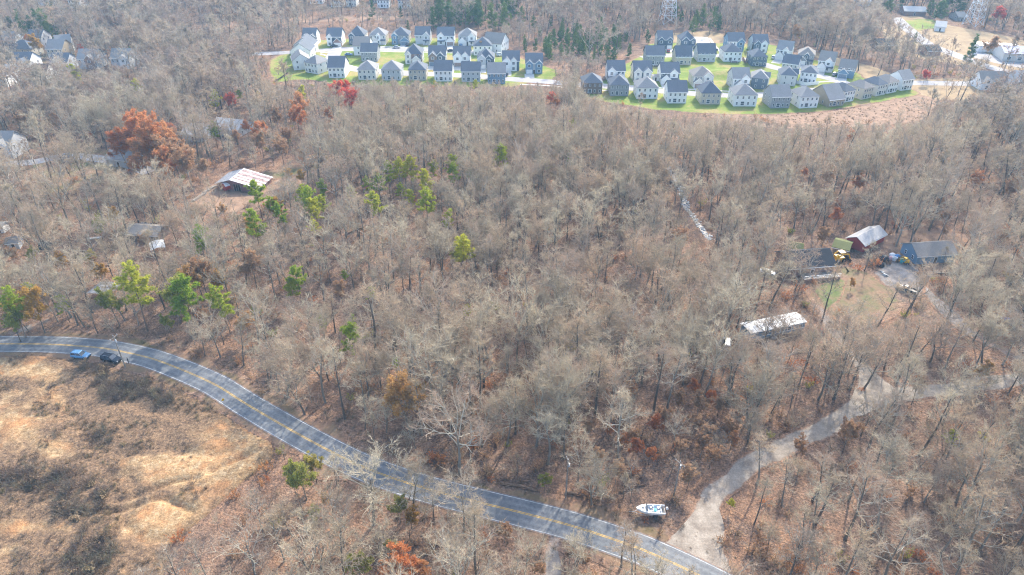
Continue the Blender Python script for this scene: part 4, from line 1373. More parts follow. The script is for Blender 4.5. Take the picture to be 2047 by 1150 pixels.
def car(label, px, py, yaw, paint, kind='sedan', Lc=4.6, Wc=1.82, name='parked_car', group=None, z=.05, cat='car', hood=None):
    p = G(px, py)
    root = thing(name, label, cat, (p.x, p.y, z), yaw, group)
    Hc = {'sedan': 1.45, 'suv': 1.78, 'pickup': 1.85}[kind]
    hb = {'sedan': .88, 'suv': 1.05, 'pickup': 1.05}[kind]
    S = [(-.5, .48, .9 * hb, .84), (-.485, .36, 1.0 * hb, .93), (-.3, .3, 1.03 * hb, 1), (.1, .3, 1.03 * hb, 1), (.25, .3, 1.0 * hb, .99), (.44, .34, .90 * hb, .94), (.49, .40, .80 * hb, .86), (.5, .5, .7 * hb, .8)]
    rings = []
    for t, z0, z1, s in S:
        h = Wc / 2 * s
        rings.append([(t * Lc, -h, z0 + .12), (t * Lc, -h, z1 - .16), (t * Lc, -h * .88, z1), (t * Lc, h * .88, z1), (t * Lc, h, z1 - .16), (t * Lc, h, z0 + .12), (t * Lc, h * .85, z0), (t * Lc, -h * .85, z0)])
    MB().loft(rings, 0).build('body', paint, root, False)
    if hood:
        MB().box(.2 * Lc, .43 * Lc, -Wc * .4, Wc * .4, hb * .95, hb * 1.015).build('bonnet', hood, root)
    if kind == 'sedan':
        b0, b1, t0, t1 = -.40, .22, -.24, .06
    elif kind == 'suv':
        b0, b1, t0, t1 = -.47, .22, -.42, .07
    else:
        b0, b1, t0, t1 = -.10, .26, -.06, .14
    wb, wt, zb, zt = Wc * .45, Wc * .37, hb * .98, Hc - .07
    lo = [(b0 * Lc, -wb, zb), (b1 * Lc, -wb, zb), (b1 * Lc, wb, zb), (b0 * Lc, wb, zb)]
    hi = [(t0 * Lc, -wt, zt), (t1 * Lc, -wt, zt), (t1 * Lc, wt, zt), (t0 * Lc, wt, zt)]
    MB().hexa(lo + hi).build('window_glass', 'glass_dark', root)
    top = MB()
    top.hexa([(t0 * Lc - .06, -wt - .05, zt - .02), (t1 * Lc + .06, -wt - .05, zt - .02), (t1 * Lc + .06, wt + .05, zt - .02), (t0 * Lc - .06, wt + .05, zt - .02),
              (t0 * Lc + .1, -wt + .08, zt + .07), (t1 * Lc - .1, -wt + .08, zt + .07), (t1 * Lc - .1, wt - .08, zt + .07), (t0 * Lc + .1, wt - .08, zt + .07)])
    top.build('roof_panel', paint, root)
    for s in (-1, 1):
        for a, b in ((b0, t0), (b1, t1), ((b0 + b1) / 2, (t0 + t1) / 2)):
            MB().tube([(a * Lc, s * (wb + .015), zb), (b * Lc, s * (wt + .03), zt)], .05, 5).build('pillar', paint, root)
        MB().box(.17 * Lc, .215 * Lc, s * Wc * .5 - (.0 if s > 0 else .16), s * Wc * .5 + (.16 if s > 0 else .0), hb, hb + .14).build('mirror', paint, root)
        MB().box(.465 * Lc, .497 * Lc, s * Wc * .34 - .18, s * Wc * .34 + .18, hb * .62, hb * .80).build('headlight', 'lamp_clear', root)
        MB().box(-.502 * Lc, -.485 * Lc, s * Wc * .36 - .14, s * Wc * .36 + .14, hb * .65, hb * .92).build('tail_light', 'lamp_red', root)
        for xx in (-.31, .31):
            wheel(root, xx * Lc, s * (Wc / 2 - .11))
    if kind == 'suv':
        for s in (-1, 1):
            MB().tube([(t0 * Lc + .2, s * (wt - .1), zt + .12), (t1 * Lc - .2, s * (wt - .1), zt + .12)], .025, 4).build('roof_rail', 'metal_grey', root)
    if kind == 'pickup':
        for nm, bx in (('bed_side', (-.49, -.12, -Wc * .5, -Wc * .42)), ('bed_side', (-.49, -.12, Wc * .42, Wc * .5)), ('tailgate', (-.50, -.485, -Wc * .42, Wc * .42))):
            MB().box(bx[0] * Lc, bx[1] * Lc, bx[2], bx[3], hb * .9, hb * 1.28).build(nm, paint, root)
    MB().box(.485 * Lc, .512 * Lc, -Wc * .4, Wc * .4, .38, .58).build('bumper', 'plastic_black', root)
    return root

def road_yaw(px, py):
    p = G(px, py)
    i = min(range(len(ROAD) - 1), key=lambda k: (ROAD[k] - p).length)
    d = ROAD[i + 1] - ROAD[i]
    return math.atan2(d.y, d.x)
car('black SUV parked on the road shoulder next to the utility pole', 224, 721.5, road_yaw(224, 700), 'paint_black', 'suv', 4.95, 1.95)
car('metallic blue car parked on the road shoulder behind the black SUV', 163, 714.5, road_yaw(163, 694), 'paint_blue', 'suv', 4.35, 1.84)

def motorboat():
    p = G(1300, 1028)
    yaw = math.radians(177)
    t = thing('boat_trailer', 'low boat trailer on the verge carrying the white motorboat', 'trailer', (p.x, p.y, .05), yaw)
    for s in (-1, 1):
        MB().tube([(-2.2, s * .7, .5), (1.6, s * .7, .5), (3.2, 0, .48)], .05, 5).build('frame_rail', 'galvanised', t)
        wheel(t, -.8, s * 1.0, .33, .2)
        MB().box(-1.25, -.35, s * 1.0 - .13, s * 1.0 + .13, .68, .72).build('mudguard', 'plastic_black', t)
    MB().tube([(3.2, 0, .48), (4.0, 0, .45)], .05, 5).build('drawbar', 'galvanised', t)
    MB().tube([(-.8, -1.0, .42), (-.8, 1.0, .42)], .04, 5).build('axle', 'galvanised', t)
    b = thing('motorboat', 'small white motorboat with open cockpit resting on a trailer', 'boat', (p.x, p.y, .62), yaw)
    rings = []
    for x, hb_, k, sh in ((-2.6, .98, .08, .95), (-1.6, 1.02, .04, .95), (-.2, 1.04, .02, .97), (1.0, .95, .06, 1.0), (1.9, .66, .2, 1.04), (2.5, .28, .42, 1.08), (2.75, .04, .7, 1.1)):
        fl = max(.0, hb_ - .12)
        rings.append([(x, -hb_, sh), (x, -hb_ * .86, k + .26), (x, 0, k), (x, hb_ * .86, k + .26), (x, hb_, sh), (x, fl, sh), (x, fl * .85, .45 if x < 1.2 else sh - .05), (x, -fl * .85, .45 if x < 1.2 else sh - .05), (x, -fl, sh)])
    MB().loft(rings, 0).build('hull', 'paint_white', b)
    MB().slab([(.75, -.86, 1.06), (.75, .86, 1.06), (2.3, .36, 1.15), (2.3, -.36, 1.15)], .06).build('foredeck', 'plastic_white', b)
    MB().box(1.35, 1.75, -.2, .2, 1.1, 1.17).build('hatch', 'glass_dark', b)
    MB().slab([(.62, -.86, 1.02), (.62, .86, 1.02), (.95, .7, 1.42), (.95, -.7, 1.42)], .03).build('windscreen', 'glass_dark', b)
    for xx, yy in ((-.1, -.45), (-.1, .45), (-1.5, -.45), (-1.5, .45)):
        st = MB().box(xx - .26, xx + .26, yy - .26, yy + .26, .46, .8).build('seat', 'metal_grey', b)
        MB().box(xx - .3, xx - .2, yy - .26, yy + .26, .8, 1.2).build('backrest', 'plastic_white', st)
    MB().box(-1.0, -.5, -.2, .25, .46, .75).build('cool_box', 'tarp_teal', b)
    MB().box(-2.45, -2.1, -.8, .8, .46, .9).build('stern_bench', 'plastic_black', b)
    m = MB().loft([[(-2.72, -.16, .9), (-3.05, -.16, .9), (-3.05, .16, .9), (-2.72, .16, .9)], [(-2.68, -.2, 1.2), (-3.12, -.2, 1.2), (-3.12, .2, 1.2), (-2.68, .2, 1.2)], [(-2.75, -.14, 1.45), (-3.0, -.14, 1.45), (-3.0, .14, 1.45), (-2.75, .14, 1.45)]], 0).build('outboard_motor', 'plastic_white', b)
    MB().box(-2.95, -2.8, -.06, .06, .1, .9).build('motor_leg', 'plastic_black', m)
    KEEP.append(([(1262, 1000), (1338, 1000), (1338, 1040), (1262, 1040)], .9))
motorboat()

# ------------------------------------------------------------------ a person beside the black SUV
def person():
    p = G(258, 727)
    root = thing('person', 'person in dark clothes standing on the road edge beside the SUV', 'person', (p.x, p.y, .05), math.radians(200))
    V, E, Rd = [], [], []
    def add(pt, r, frm=None):
        V.append(pt); Rd.append(r)
        if frm is not None:
            E.append((frm, len(V) - 1))
        return len(V) - 1
    pel = add((0, 0, .95), (.15, .11))
    wst = add((0, 0, 1.12), (.135, .10), pel)
    cst = add((.01, 0, 1.32), (.16, .115), wst)
    nk = add((.01, 0, 1.5), (.055, .055), cst)
    h1 = add((.025, 0, 1.60), (.075, .085), nk)
    add((.02, 0, 1.72), (.065, .075), h1)
    for s in (-1, 1):
        a = add((0, s * .10, .88), (.085, .09), pel)
        k = add((.02, s * .11, .50), (.058, .06), a)
        f = add((-.01, s * .12, .10), (.04, .045), k)
        add((.17, s * .14, .04), (.038, .03), f)
        sh = add((0, s * .2, 1.42), (.06, .06), cst)
        el = add((-.02, s * .27, 1.14), (.043, .043), sh)
        wr = add((.08, s * .27, .92), (.028, .028), el)
        pm = add((.11, s * .265, .85), (.035, .02), wr)
        for q in range(4):
            f1 = add((.10 + .02 * q, s * (.272 - .004 * q), .79 - .006 * (q % 3)), (.009, .009), pm)
            add((.112 + .02 * q, s * .262, .75 - .008 * (q in (1, 2))), (.008, .008), f1)
        t1 = add((.145, s * .24, .84), (.01, .01), pm)
        add((.155, s * .235, .80), (.009, .009), t1)
    me = bpy.data.meshes.new('body')
    me.from_pydata(V, E, [])
    o = link('body', me, root)
    me.materials.append(MATS['cloth_black'])
    md = o.modifiers.new('skin', 'SKIN')
    md.use_smooth_shade = True
    for i, r in enumerate(Rd):
        me.skin_vertices[0].data[i].radius = r
    me.skin_vertices[0].data[0].use_root = True
    o.modifiers.new('sub', 'SUBSURF').render_levels = 1
    # skin of the face over the collar, and the hair
    f = MB()
    f.loft([[(.03 + r * math.cos(a) * .85, r * math.sin(a) * .8, z) for a in [k * math.pi / 5 for k in range(10)]] for z, r in ((1.53, .06), (1.57, .092), (1.63, .108), (1.69, .1), (1.70, .09))])
    f.build('face', 'skin', root, True)
    MB().loft([[(.12, -.016, 1.62), (.12, .016, 1.62), (.10, .016, 1.66), (.10, -.016, 1.66)], [(.142, -.014, 1.605), (.142, .014, 1.605), (.115, .006, 1.66), (.115, -.006, 1.66)]]).build('nose', 'skin', root)
    h = MB()
    h.loft([[(.0 + r * math.cos(a), r * math.sin(a) * .95, z) for a in [k * math.pi / 5 for k in range(10)]] for z, r in ((1.58, .085), (1.64, .10), (1.70, .108), (1.76, .085), (1.79, .03))])
    h.build('hair', 'hair_dark', root, True)
person()

# ------------------------------------------------------------------ utility poles, wires, road sign, pylons
def pole(label, px, py, h, yaw):
    p = G(px, py)
    r = thing('utility_pole', label, 'pole', (p.x, p.y, 0), yaw)
    MB().tube([(0, 0, -.8), (0, 0, h * .5), (0, 0, h)], [.17, .15, .11], 8).build('shaft', 'wood_grey', r)
    MB().box(-.06, .06, -1.2, 1.2, h - .55, h - .42).build('crossarm', 'wood_grey', r)
    for yy in (-1.05, 0, 1.05):
        z0 = h - .42 if yy else h
        MB().tube([(0, yy, z0), (0, yy, z0 + .1), (0, yy, z0 + .22)], [.03, .06, .04], 6).build('insulator', 'plastic_white', r)
    MB().tube([(.25, 0, h - 1.9), (.25, 0, h - 1.1)], .17, 8).build('transformer', 'galvanised', r)
    return p, h
pA = pole('weathered utility pole standing beside the parked black SUV', 251, 735, 9.5, road_yaw(251, 705))
pB = pole('thin utility pole in the leaf litter where the gravel drive begins', 1347, 992, 9.5, math.radians(35))
pC = pole('tall utility pole at the wood edge with its shadow across the road', 1131, 996, 10.5, math.radians(10))

def cable(label, a, b, sag, off=(0, 0)):
    pts = []
    for k in range(17):
        t = k / 16
        q = Vector(a).lerp(Vector(b), t)
        q.z -= sag * 4 * t * (1 - t)
        pts.append(q)
    tag(MB().tube(pts, .028, 4, 0, False).build('overhead_wire', 'wire'), label, 'wire', 'overhead wires')
def top(q, y=0.0, yaw=0.0):
    return (q[0].x - math.sin(yaw) * y, q[0].y + math.cos(yaw) * y, q[1] - .3 + (.5 if y == 0 else .1))
for y in (-1.05, 1.05):
    cable('thin overhead wire slung between the two poles by the gravel drive', top(pC, y, .17), top(pB, y, .6), .9)
def sign():
    p = G(449, 812)
    r = thing('road_sign', 'small diamond warning sign seen from behind at the road edge', 'road sign', (p.x, p.y, 0), road_yaw(449, 780))
    MB().box(-.03, .03, -.03, .03, -.3, 2.1).build('post', 'galvanised', r)
    MB().hexa([(.05, -.42, 1.9), (.05, 0, 1.48), (.07, 0, 1.48), (.07, -.42, 1.9), (.05, 0, 2.32), (.05, .42, 1.9), (.07, .42, 1.9), (.07, 0, 2.32)]).build('panel', 'paint_yellow', r)
sign()

def pylon(label, px, py, h, b, yaw):
    p = G(px, py)
    r = thing('pylon', label, 'pylon', (p.x, p.y, 0), yaw, 'transmission pylons')
    def hw(z):
        return b * (1 - z / h) ** .9 * .5 + .75 if z < h * .7 else .75 + b * .5 * .3 ** .9 * (h - z) / (h * .3)
    zs = [h * t for t in (0, .16, .3, .42, .52, .61, .7, .8, .9, 1)]
    for sx, sy in ((1, 1), (1, -1), (-1, -1), (-1, 1)):
        MB().tube([(sx * hw(z), sy * hw(z), z - (.5 if z == 0 else 0)) for z in zs], .2, 4).build('leg', 'pylon_steel', r)
    mb = MB()
    for i in range(len(zs) - 1):
        a, c = hw(zs[i]), hw(zs[i + 1])
        for (x0, y0), (x1, y1) in (((-1, -1), (1, -1)), ((1, -1), (1, 1)), ((1, 1), (-1, 1)), ((-1, 1), (-1, -1))):
            mb.tube([(x0 * a, y0 * a, zs[i]), (x1 * c, y1 * c, zs[i + 1])], .11, 3, 0, False)
            mb.tube([(x1 * a, y1 * a, zs[i]), (x0 * c, y0 * c, zs[i + 1])], .11, 3, 0, False)
            mb.tube([(x0 * c, y0 * c, zs[i + 1]), (x1 * c, y1 * c, zs[i + 1])], .11, 3, 0, False)
    mb.build('bracing', 'pylon_steel', r)
    for z, l in ((h * .62, 5.5), (h * .78, 7.0), (h * .93, 5.0)):
        mb = MB()
        for s in (-1, 1):
            for dz in (0, 1.3):
                for dy in (-.5, .5):
                    mb.tube([(0, dy, z + dz), (s * l, 0, z + .1)], .11, 3, 0, False)
        mb.build('crossarm', 'pylon_steel', r)
    q = PX((p.x, p.y, 0))
    KEEP.append(([(q[0] - 18, q[1] - 60), (q[0] + 24, q[1] - 60), (q[0] + 14, q[1] - 2), (q[0] - 14, q[1] - 2)], 1.1, p.y))
pylon('tall steel lattice pylon behind the unfinished concrete street', 1334, 46, 36, 8.5, .2)
pylon('steel lattice pylon standing at the edge of the yellow field', 1944, 50, 34, 8.0, .5)

# ------------------------------------------------------------------ the barn and the sheds on the far left
def barn():
    P0, P1 = G(436, 379), G(516, 388)
    d = P1 - P0
    rz = math.atan2(d.y, d.x)
    W, D, xr, ze0, ze1, zr = d.length, 9.5, d.length * .36, 2.7, 1.8, 4.3
    r = thing('barn', 'weathered red barn with rusted pale sheet-metal roof in the clearing', 'barn', (P0.x, P0.y, 0), rz + math.radians(4))
    mb = MB()
    f = [(0, -.3), (W, -.3), (W, ze1), (xr, zr), (0, ze0)]
    for y, flip in ((0, 0), (D, 1)):
        q = [(x, y, z) for x, z in f]
        mb.face(q if not flip else q[::-1])
    mb.face([(0, 0, -.3), (0, 0, ze0), (0, D, ze0), (0, D, -.3)])
    mb.face([(W, 0, -.3), (W, D, -.3), (W, D, ze1), (W, 0, ze1)])
    mb.build('wall', 'wall_barnred', r)
    MB().box(W * .40, W * .56, -.06, -.02, 0, 2.6).build('doorway_shade', 'plastic_black', r)  # black slab on the solid wall paints the dark inside of an open doorway
    for k in range(4):
        x = W * .40 + k * W * .16 / 3
        MB().box(x - .07, x + .07, -.14, -.07, 0, 2.6).build('door_post', 'wood_grey', r)
    n = 12
    rng = random.Random(3)
    for k in range(n):
        y0 = -.6 + k * (D + 1.2) / n
        y1 = -.6 + (k + 1) * (D + 1.2) / n - .05
        j = rng.uniform(0, .04)
        mt = 'roof_sheet_pale' if k in (0, 1) or rng.random() < .3 else 'roof_sheet_rust'
        MB().slab([(xr, y0, zr + .1 + j), (W + .6, y0, ze1 - .05 + j), (W + .6, y1, ze1 - .05 + j), (xr, y1, zr + .1 + j)], .06).build('roof_sheet', mt, r)
        MB().slab([(-.6, y0, ze0 - .25 + j), (xr - .01, y0, zr + .1 + j), (xr - .01, y1, zr + .1 + j), (-.6, y1, ze0 - .25 + j)], .06).build('roof_sheet', 'roof_sheet_grey', r)
    MB().tube([(xr, -.65, zr + .14), (xr, D + .65, zr + .14)], .12, 6).build('ridge_cap', 'roof_sheet_pale', r)
    FOOT.append([(r.matrix_basis @ Vector(q))[:2] for q in ((-2, -3, 0), (W + 2, -3, 0), (W + 2, D + 2, 0), (-2, D + 2, 0))])
    KEEP.append(([(425, 338), (545, 338), (545, 372), (500, 392), (425, 392)], .97))
    # round tank in front
    p = G(449, 382)
    t = thing('round_tank', 'rust-red round tank with pale green top in front of the barn', 'tank', (p.x, p.y, 0), rz - .5)
    mb = MB()
    n, R = 18, 1.55
    for s, y in ((0, 0.0), (1, 2.6)):
        pass
    ring = lambda y, rr: [(rr * math.cos(2 * math.pi * k / n), y, 1.5 + rr * math.sin(2 * math.pi * k / n)) for k in range(n)]
    mb.loft([ring(2.6, R * .9), ring(2.4, R), ring(.2, R), ring(0, R * .9)], 0)
    mb.m = [1 if sum(mb.v[i][2] for i in f) / len(f) > 2.0 else 0 for f in mb.f]
    mb.build('drum', ['paint_red', 'roof_sheet_pale'], t)
    for yy in (.5, 2.1):
        MB().box(-1.1, 1.1, yy - .12, yy + .12, -.1, .55).build('saddle', 'wood_grey', t)
    for (ax, ay), (bx, by), k in (((384, 404), (412, 386), 5), ((405, 388), (432, 372), 5)):
        a, b = G(ax, ay), G(bx, by)
        dd = b - a
        pl = thing('plank_pile', 'long heap of grey planks trailing from the barn corner' if k and ax < 400 else 'stack of grey planks against the barn corner', 'planks', (a.x, a.y, 0), math.atan2(dd.y, dd.x))
        for q in range(7):
            y = (q % 3) * .45 - .45
            z = .05 + (q // 3) * .2
            MB().box(rng.uniform(0, .5), dd.length - rng.uniform(0, .8), y - .18, y + .18, z, z + .15).build('plank', 'wood_grey', pl)
barn()

def shed(label, xl, yl, xr, yr=None, rot=0, d=5.0, eave=2.4, slope=.4, wall='brown', roofc='brown', roof='side', keep=.7, face='front', wins=False, wmin=2.5, wmax=22, name='shed', cat='shed'):
    h = house(label, xl, yl, xr, yr, rot, face, d, eave, roof, slope, wall, None, roofc, keep=keep, cat=cat, name=name, wins=wins, wmin=wmin, wmax=wmax, group=None, garage=None)
    if not wins:
        opening(h, 'door', 'door', 0, -d / 2 - .03 if face in ('front', 'rear') else 0, 1.0, 1.0, 2.0, 'f')
    return h
shed('long dark shed with mossy brown roof under the bare trees', 256, 480, 318, 484, d=6.5, wall='brown', roofc='brown', keep=.75)
shed('small grey shed with pale gable end in the western woods', 18, 500, 40, rot=15, d=4, wall='lightgrey', roofc='grey', keep=.6)
shed('tiny white shed at the margin of the western woods', -8, 466, 9, d=3, wall='white', roofc='light', keep=.6)

def canopy(label, px, py, w, d, h, yaw, mat, keep=.7):
    p = G(px, py)
    r = thing('canopy', label, 'canopy', (p.x, p.y, 0), yaw)
    for sx in (-1, 1):
        MB().slab([(-w / 2 if sx < 0 else .005, -d / 2, h if sx < 0 else h + .5), (-.005 if sx < 0 else w / 2, -d / 2, h + .5 if sx < 0 else h), (-.005 if sx < 0 else w / 2, d / 2, h + .5 if sx < 0 else h), (-w / 2 if sx < 0 else .005, d / 2, h if sx < 0 else h + .5)], .06).build('roof_panel', mat, r)
        for sy in (-1, 1):
            MB().tube([(sx * (w / 2 - .2), sy * (d / 2 - .2), -.2), (sx * (w / 2 - .2), sy * (d / 2 - .2), h)], .05, 5).build('post', 'metal_grey', r)
    q = PX((p.x, p.y, h))
    KEEP.append(([(q[0] - 26, q[1] - 14), (q[0] + 26, q[1] - 14), (q[0] + 26, q[1] + 16), (q[0] - 26, q[1] + 16)], keep))
canopy('white canopy roof beside the long dark shed', 318, 503, 4.2, 5.5, 2.3, .5, 'roof_white_metal', .85)
canopy('pale grey metal carport below the tall green pine', 213, 592, 6.5, 6.0, 2.4, -.2, 'roof_sheet_grey', .7)
car('dark green car parked beneath bare trees by the grey shed', 96, 495, .45, 'paint_green', 'suv', 4.8)
car('dark car parked behind the long dark shed', 290, 454, .15, 'paint_black', 'sedan', 4.6)
car('silver car on the winding lane below the russet oaks', 135, 314, .2, 'paint_silver', 'sedan', 4.6)
def canoe():
    p = G(190, 478)
    mb = MB()
    mb.loft([[(x, -b, .5), (x, -b * .7, .12 + k), (x, b * .7, .12 + k), (x, b, .5), (x, b * .85, .5), (x, b * .5, .2 + k), (x, -b * .5, .2 + k), (x, -b * .85, .5)] for x, b, k in ((-2.4, .05, .25), (-1.6, .32, .05), (0, .44, 0), (1.6, .32, .05), (2.4, .05, .25))])
    o = mb.build('canoe', 'plastic_white')
    o.location = (p.x, p.y, 0)
    o.rotation_euler = (0, 0, .3)
    tag(o, 'small white canoe lying in the leaf litter near the long dark shed', 'canoe')
canoe()

# ------------------------------------------------------------------ the homestead by the gravel yard
shed('blue-walled shed with grey shingle roof at the gravel yard', 1829, 529, 1905, 524, d=7.5, eave=3.0, slope=.55, wall='blue', roofc='brown', keep=.75, wins=True, name='outbuilding', cat='shed')
shed('barn with bright red gable end and pale patchy metal roof', 1690, 490, 1724, rot=-54, d=12, eave=2.6, slope=.55, wall='red', roofc='light', keep=.65, face='left', roof='side')
dk = shed('low brick house with black shingle roof above a white-railed deck', 1578, 555, 1664, 548, d=9.5, eave=3.2, slope=.55, wall='brick', roofc='dark', keep=.45, wins=True, name='house', cat='house')
def deck():
    w = 11.0
    MB().box(-4.0, 7.0, -8.0, -4.8, .9, 1.05).build('deck', 'wood_grey', dk)
    MB().box(-4.0, 7.0, -8.02, -7.9, -.2, .88).build('deck_skirt', 'wall_brick', dk)
    for z in (1.5, 2.0):
        MB().box(-4.0, 7.0, -8.0, -7.93, z, z + .09).build('rail', 'trim_white', dk)
    for k in range(12):
        x = -4 + k
        MB().box(x - .05, x + .05, -8.02, -7.91, 1.05, 2.1).build('baluster', 'trim_white', dk)
deck()
shed('lean-to shed with mossy olive roof behind the yellow loader', 1662, 506, 1692, rot=-32, d=6, eave=2.3, slope=.3, wall='brown', roofc='moss', keep=.8)
shed('small rust-red shed with mossy ridge in the trees', 1576, 508, 1600, rot=-20, d=4, eave=2.2, wall='red', roofc='moss', keep=.7)

def mobile_home():
    P0, P1 = G(1497, 684), G(1606, 661)
    d = P1 - P0
    r = thing('mobile_home', 'long mobile home with white metal roof and blue-grey sides', 'mobile home', (P0.x, P0.y, 0), math.atan2(d.y, d.x))
    L_, W_ = d.length, 4.2
    MB().box(0, L_, 0, W_, .55, 2.75).build('wall', 'wall_blue', r)
    MB().box(.1, L_ - .1, .08, W_ - .08, -.2, .55).build('skirting', 'wall_grey', r)
    mb = MB()
    mb.slab([(-.25, -.25, 2.86), (L_ + .25, -.25, 2.86), (L_ + .25, W_ / 2, 3.2), (-.25, W_ / 2, 3.2)], .1)
    mb.slab([(-.25, W_ / 2 + .005, 3.2), (L_ + .25, W_ / 2 + .005, 3.2), (L_ + .25, W_ + .25, 2.86), (-.25, W_ + .25, 2.86)], .1)
    mb.build('roof', 'roof_white_metal', r)
    for k in range(1, 9):
        x = L_ * k / 9
        MB().hexa([(x - .05, -.25, 2.86), (x + .05, -.25, 2.86), (x + .05, W_ / 2, 3.2), (x - .05, W_ / 2, 3.2), (x - .05, -.25, 2.91), (x + .05, -.25, 2.91), (x + .05, W_ / 2, 3.25), (x - .05, W_ / 2, 3.25)]).build('roof_seam', 'roof_sheet_grey', r)
    for x in (L_ * .3, L_ * .62):
        MB().tube([(x, W_ * .4, 3.1), (x, W_ * .4, 3.5)], .12, 8).build('roof_vent', 'metal_grey', r)
    MB().box(0, L_, -.02, -.003, 1.0, 1.18).build('trim_band', 'trim_white', r)
    for k in range(5):
        link('window', window_mesh('window'), r, (1.6 + k * (L_ - 3) / 4, -.02, 1.85), 0, (1.2, 1, 1.0))
    link('door', window_mesh('door'), r, (L_ * .42, -.02, 1.55), 0, (.95, 1, 1.95))
    MB().box(L_ * .42 - .8, L_ * .42 + .8, -1.2, -.04, 0, .5).build('step', 'wood_grey', r)
    FOOT.append([(r.matrix_basis @ Vector(q))[:2] for q in ((-2, -2, 0), (L_ + 2, -2, 0), (L_ + 2, W_ + 2, 0), (-2, W_ + 2, 0))])
    KEEP.append(([(1472, 632), (1590, 615), (1615, 640), (1600, 670), (1495, 690)], .5))
mobile_home()

def loader(label, px, py, yaw, s=1.0):
    p = G(px, py)
    r = thing('loader', label, 'loader', (p.x, p.y, 0), yaw)
    r.scale = (s, s, s)
    MB().box(-1.3, 1.0, -.7, .7, .55, 1.25).build('chassis', 'paint_yellow', r)
    MB().loft([[(-1.35, -.65, 1.25), (-.4, -.65, 1.25), (-.4, .65, 1.25), (-1.35, .65, 1.25)], [(-1.25, -.55, 1.75), (-.45, -.55, 1.8), (-.45, .55, 1.8), (-1.25, .55, 1.75)]]).build('engine_cover', 'paint_yellow', r)
    for x in (-.3, .75):
        for y in (-.6, .6):
            MB().box(x - .05, x + .05, y - .05, y + .05, 1.25, 2.5).build('cab_post', 'plastic_black', r)
    MB().box(-.45, .9, -.72, .72, 2.5, 2.6).build('cab_roof', 'paint_yellow', r)
    for y in (-.85, .85):
        MB().tube([(-1.0, y, 1.7), (.2, y, 2.3), (1.7, y, 2.1), (2.4, y, .7)], .13, 5).build('lift_arm', 'paint_yellow', r)
    MB().loft([[(2.3, -1.0, .2), (3.0, -1.0, .15), (2.3, -1.0, .95)], [(2.3, 1.0, .2), (3.0, 1.0, .15), (2.3, 1.0, .95)]]).build('bucket', 'plastic_black', r)
    for x in (-.85, .75):
        for y in (-.85, .85):
            wheel(r, x, y, .5, .35)
loader('yellow skid loader with raised arms in front of the black-roofed house', 1676, 522, .25, 1.25)
loader('small yellow loader wedged against the blue-walled shed', 1809, 527, 2.6, .75)

def junk(label, name, cat, px, py, kind, mat, s, yaw=0):
    p = G(px, py)
    rng = random.Random(px * 7 + py)
    mb = MB()
    if kind == 'tub':
        n = 10
        mb.loft([[(r * math.cos(k * .6283), r * math.sin(k * .6283), z) for k in range(n)] for z, r in ((0, .4), (.7, .5), (.72, .54), (.78, .54), (.76, .44), (.1, .36))], 0)
    elif kind == 'heap':
        n = 11
        mb.loft([[(rr * math.cos(k * 6.283 / n) * (1 + rng.uniform(-.2, .2)), rr * .8 * math.sin(k * 6.283 / n), z) for k in range(n)] for z, rr in ((-.05, 1.0), (.3, .95), (.62, .7), (.85, .3))], 0)
    elif kind == 'crate':
        mb.box(-.5, .5, -.4, .4, 0, .12)
        for z in (.2, .45):
            for a in ((-.5, .5, -.42, -.36), (-.5, .5, .36, .42), (-.52, -.46, -.4, .4), (.46, .52, -.4, .4)):
                mb.box(a[0], a[1], a[2], a[3], z, z + .18)
        for x in (-.45, .45):
            for y in (-.34, .34):
                mb.box(x - .04, x + .04, y - .04, y + .04, .1, .7)
    else:                                           # board: leaning sheet on a block
        mb.hexa([(-.9, -.55, .02), (.9, -.55, .02), (.9, .5, .5), (-.9, .5, .5), (-.9, -.55, .08), (.9, -.55, .08), (.9, .5, .56), (-.9, .5, .56)])
        mb.box(-.5, .5, .1, .4, 0, .3)
    o = mb.build(name, mat, None, kind == 'heap')
    o.location = (p.x, p.y, .05)
    o.rotation_euler = (0, 0, yaw)
    o.scale = (s, s, s)
    tag(o, label, cat)
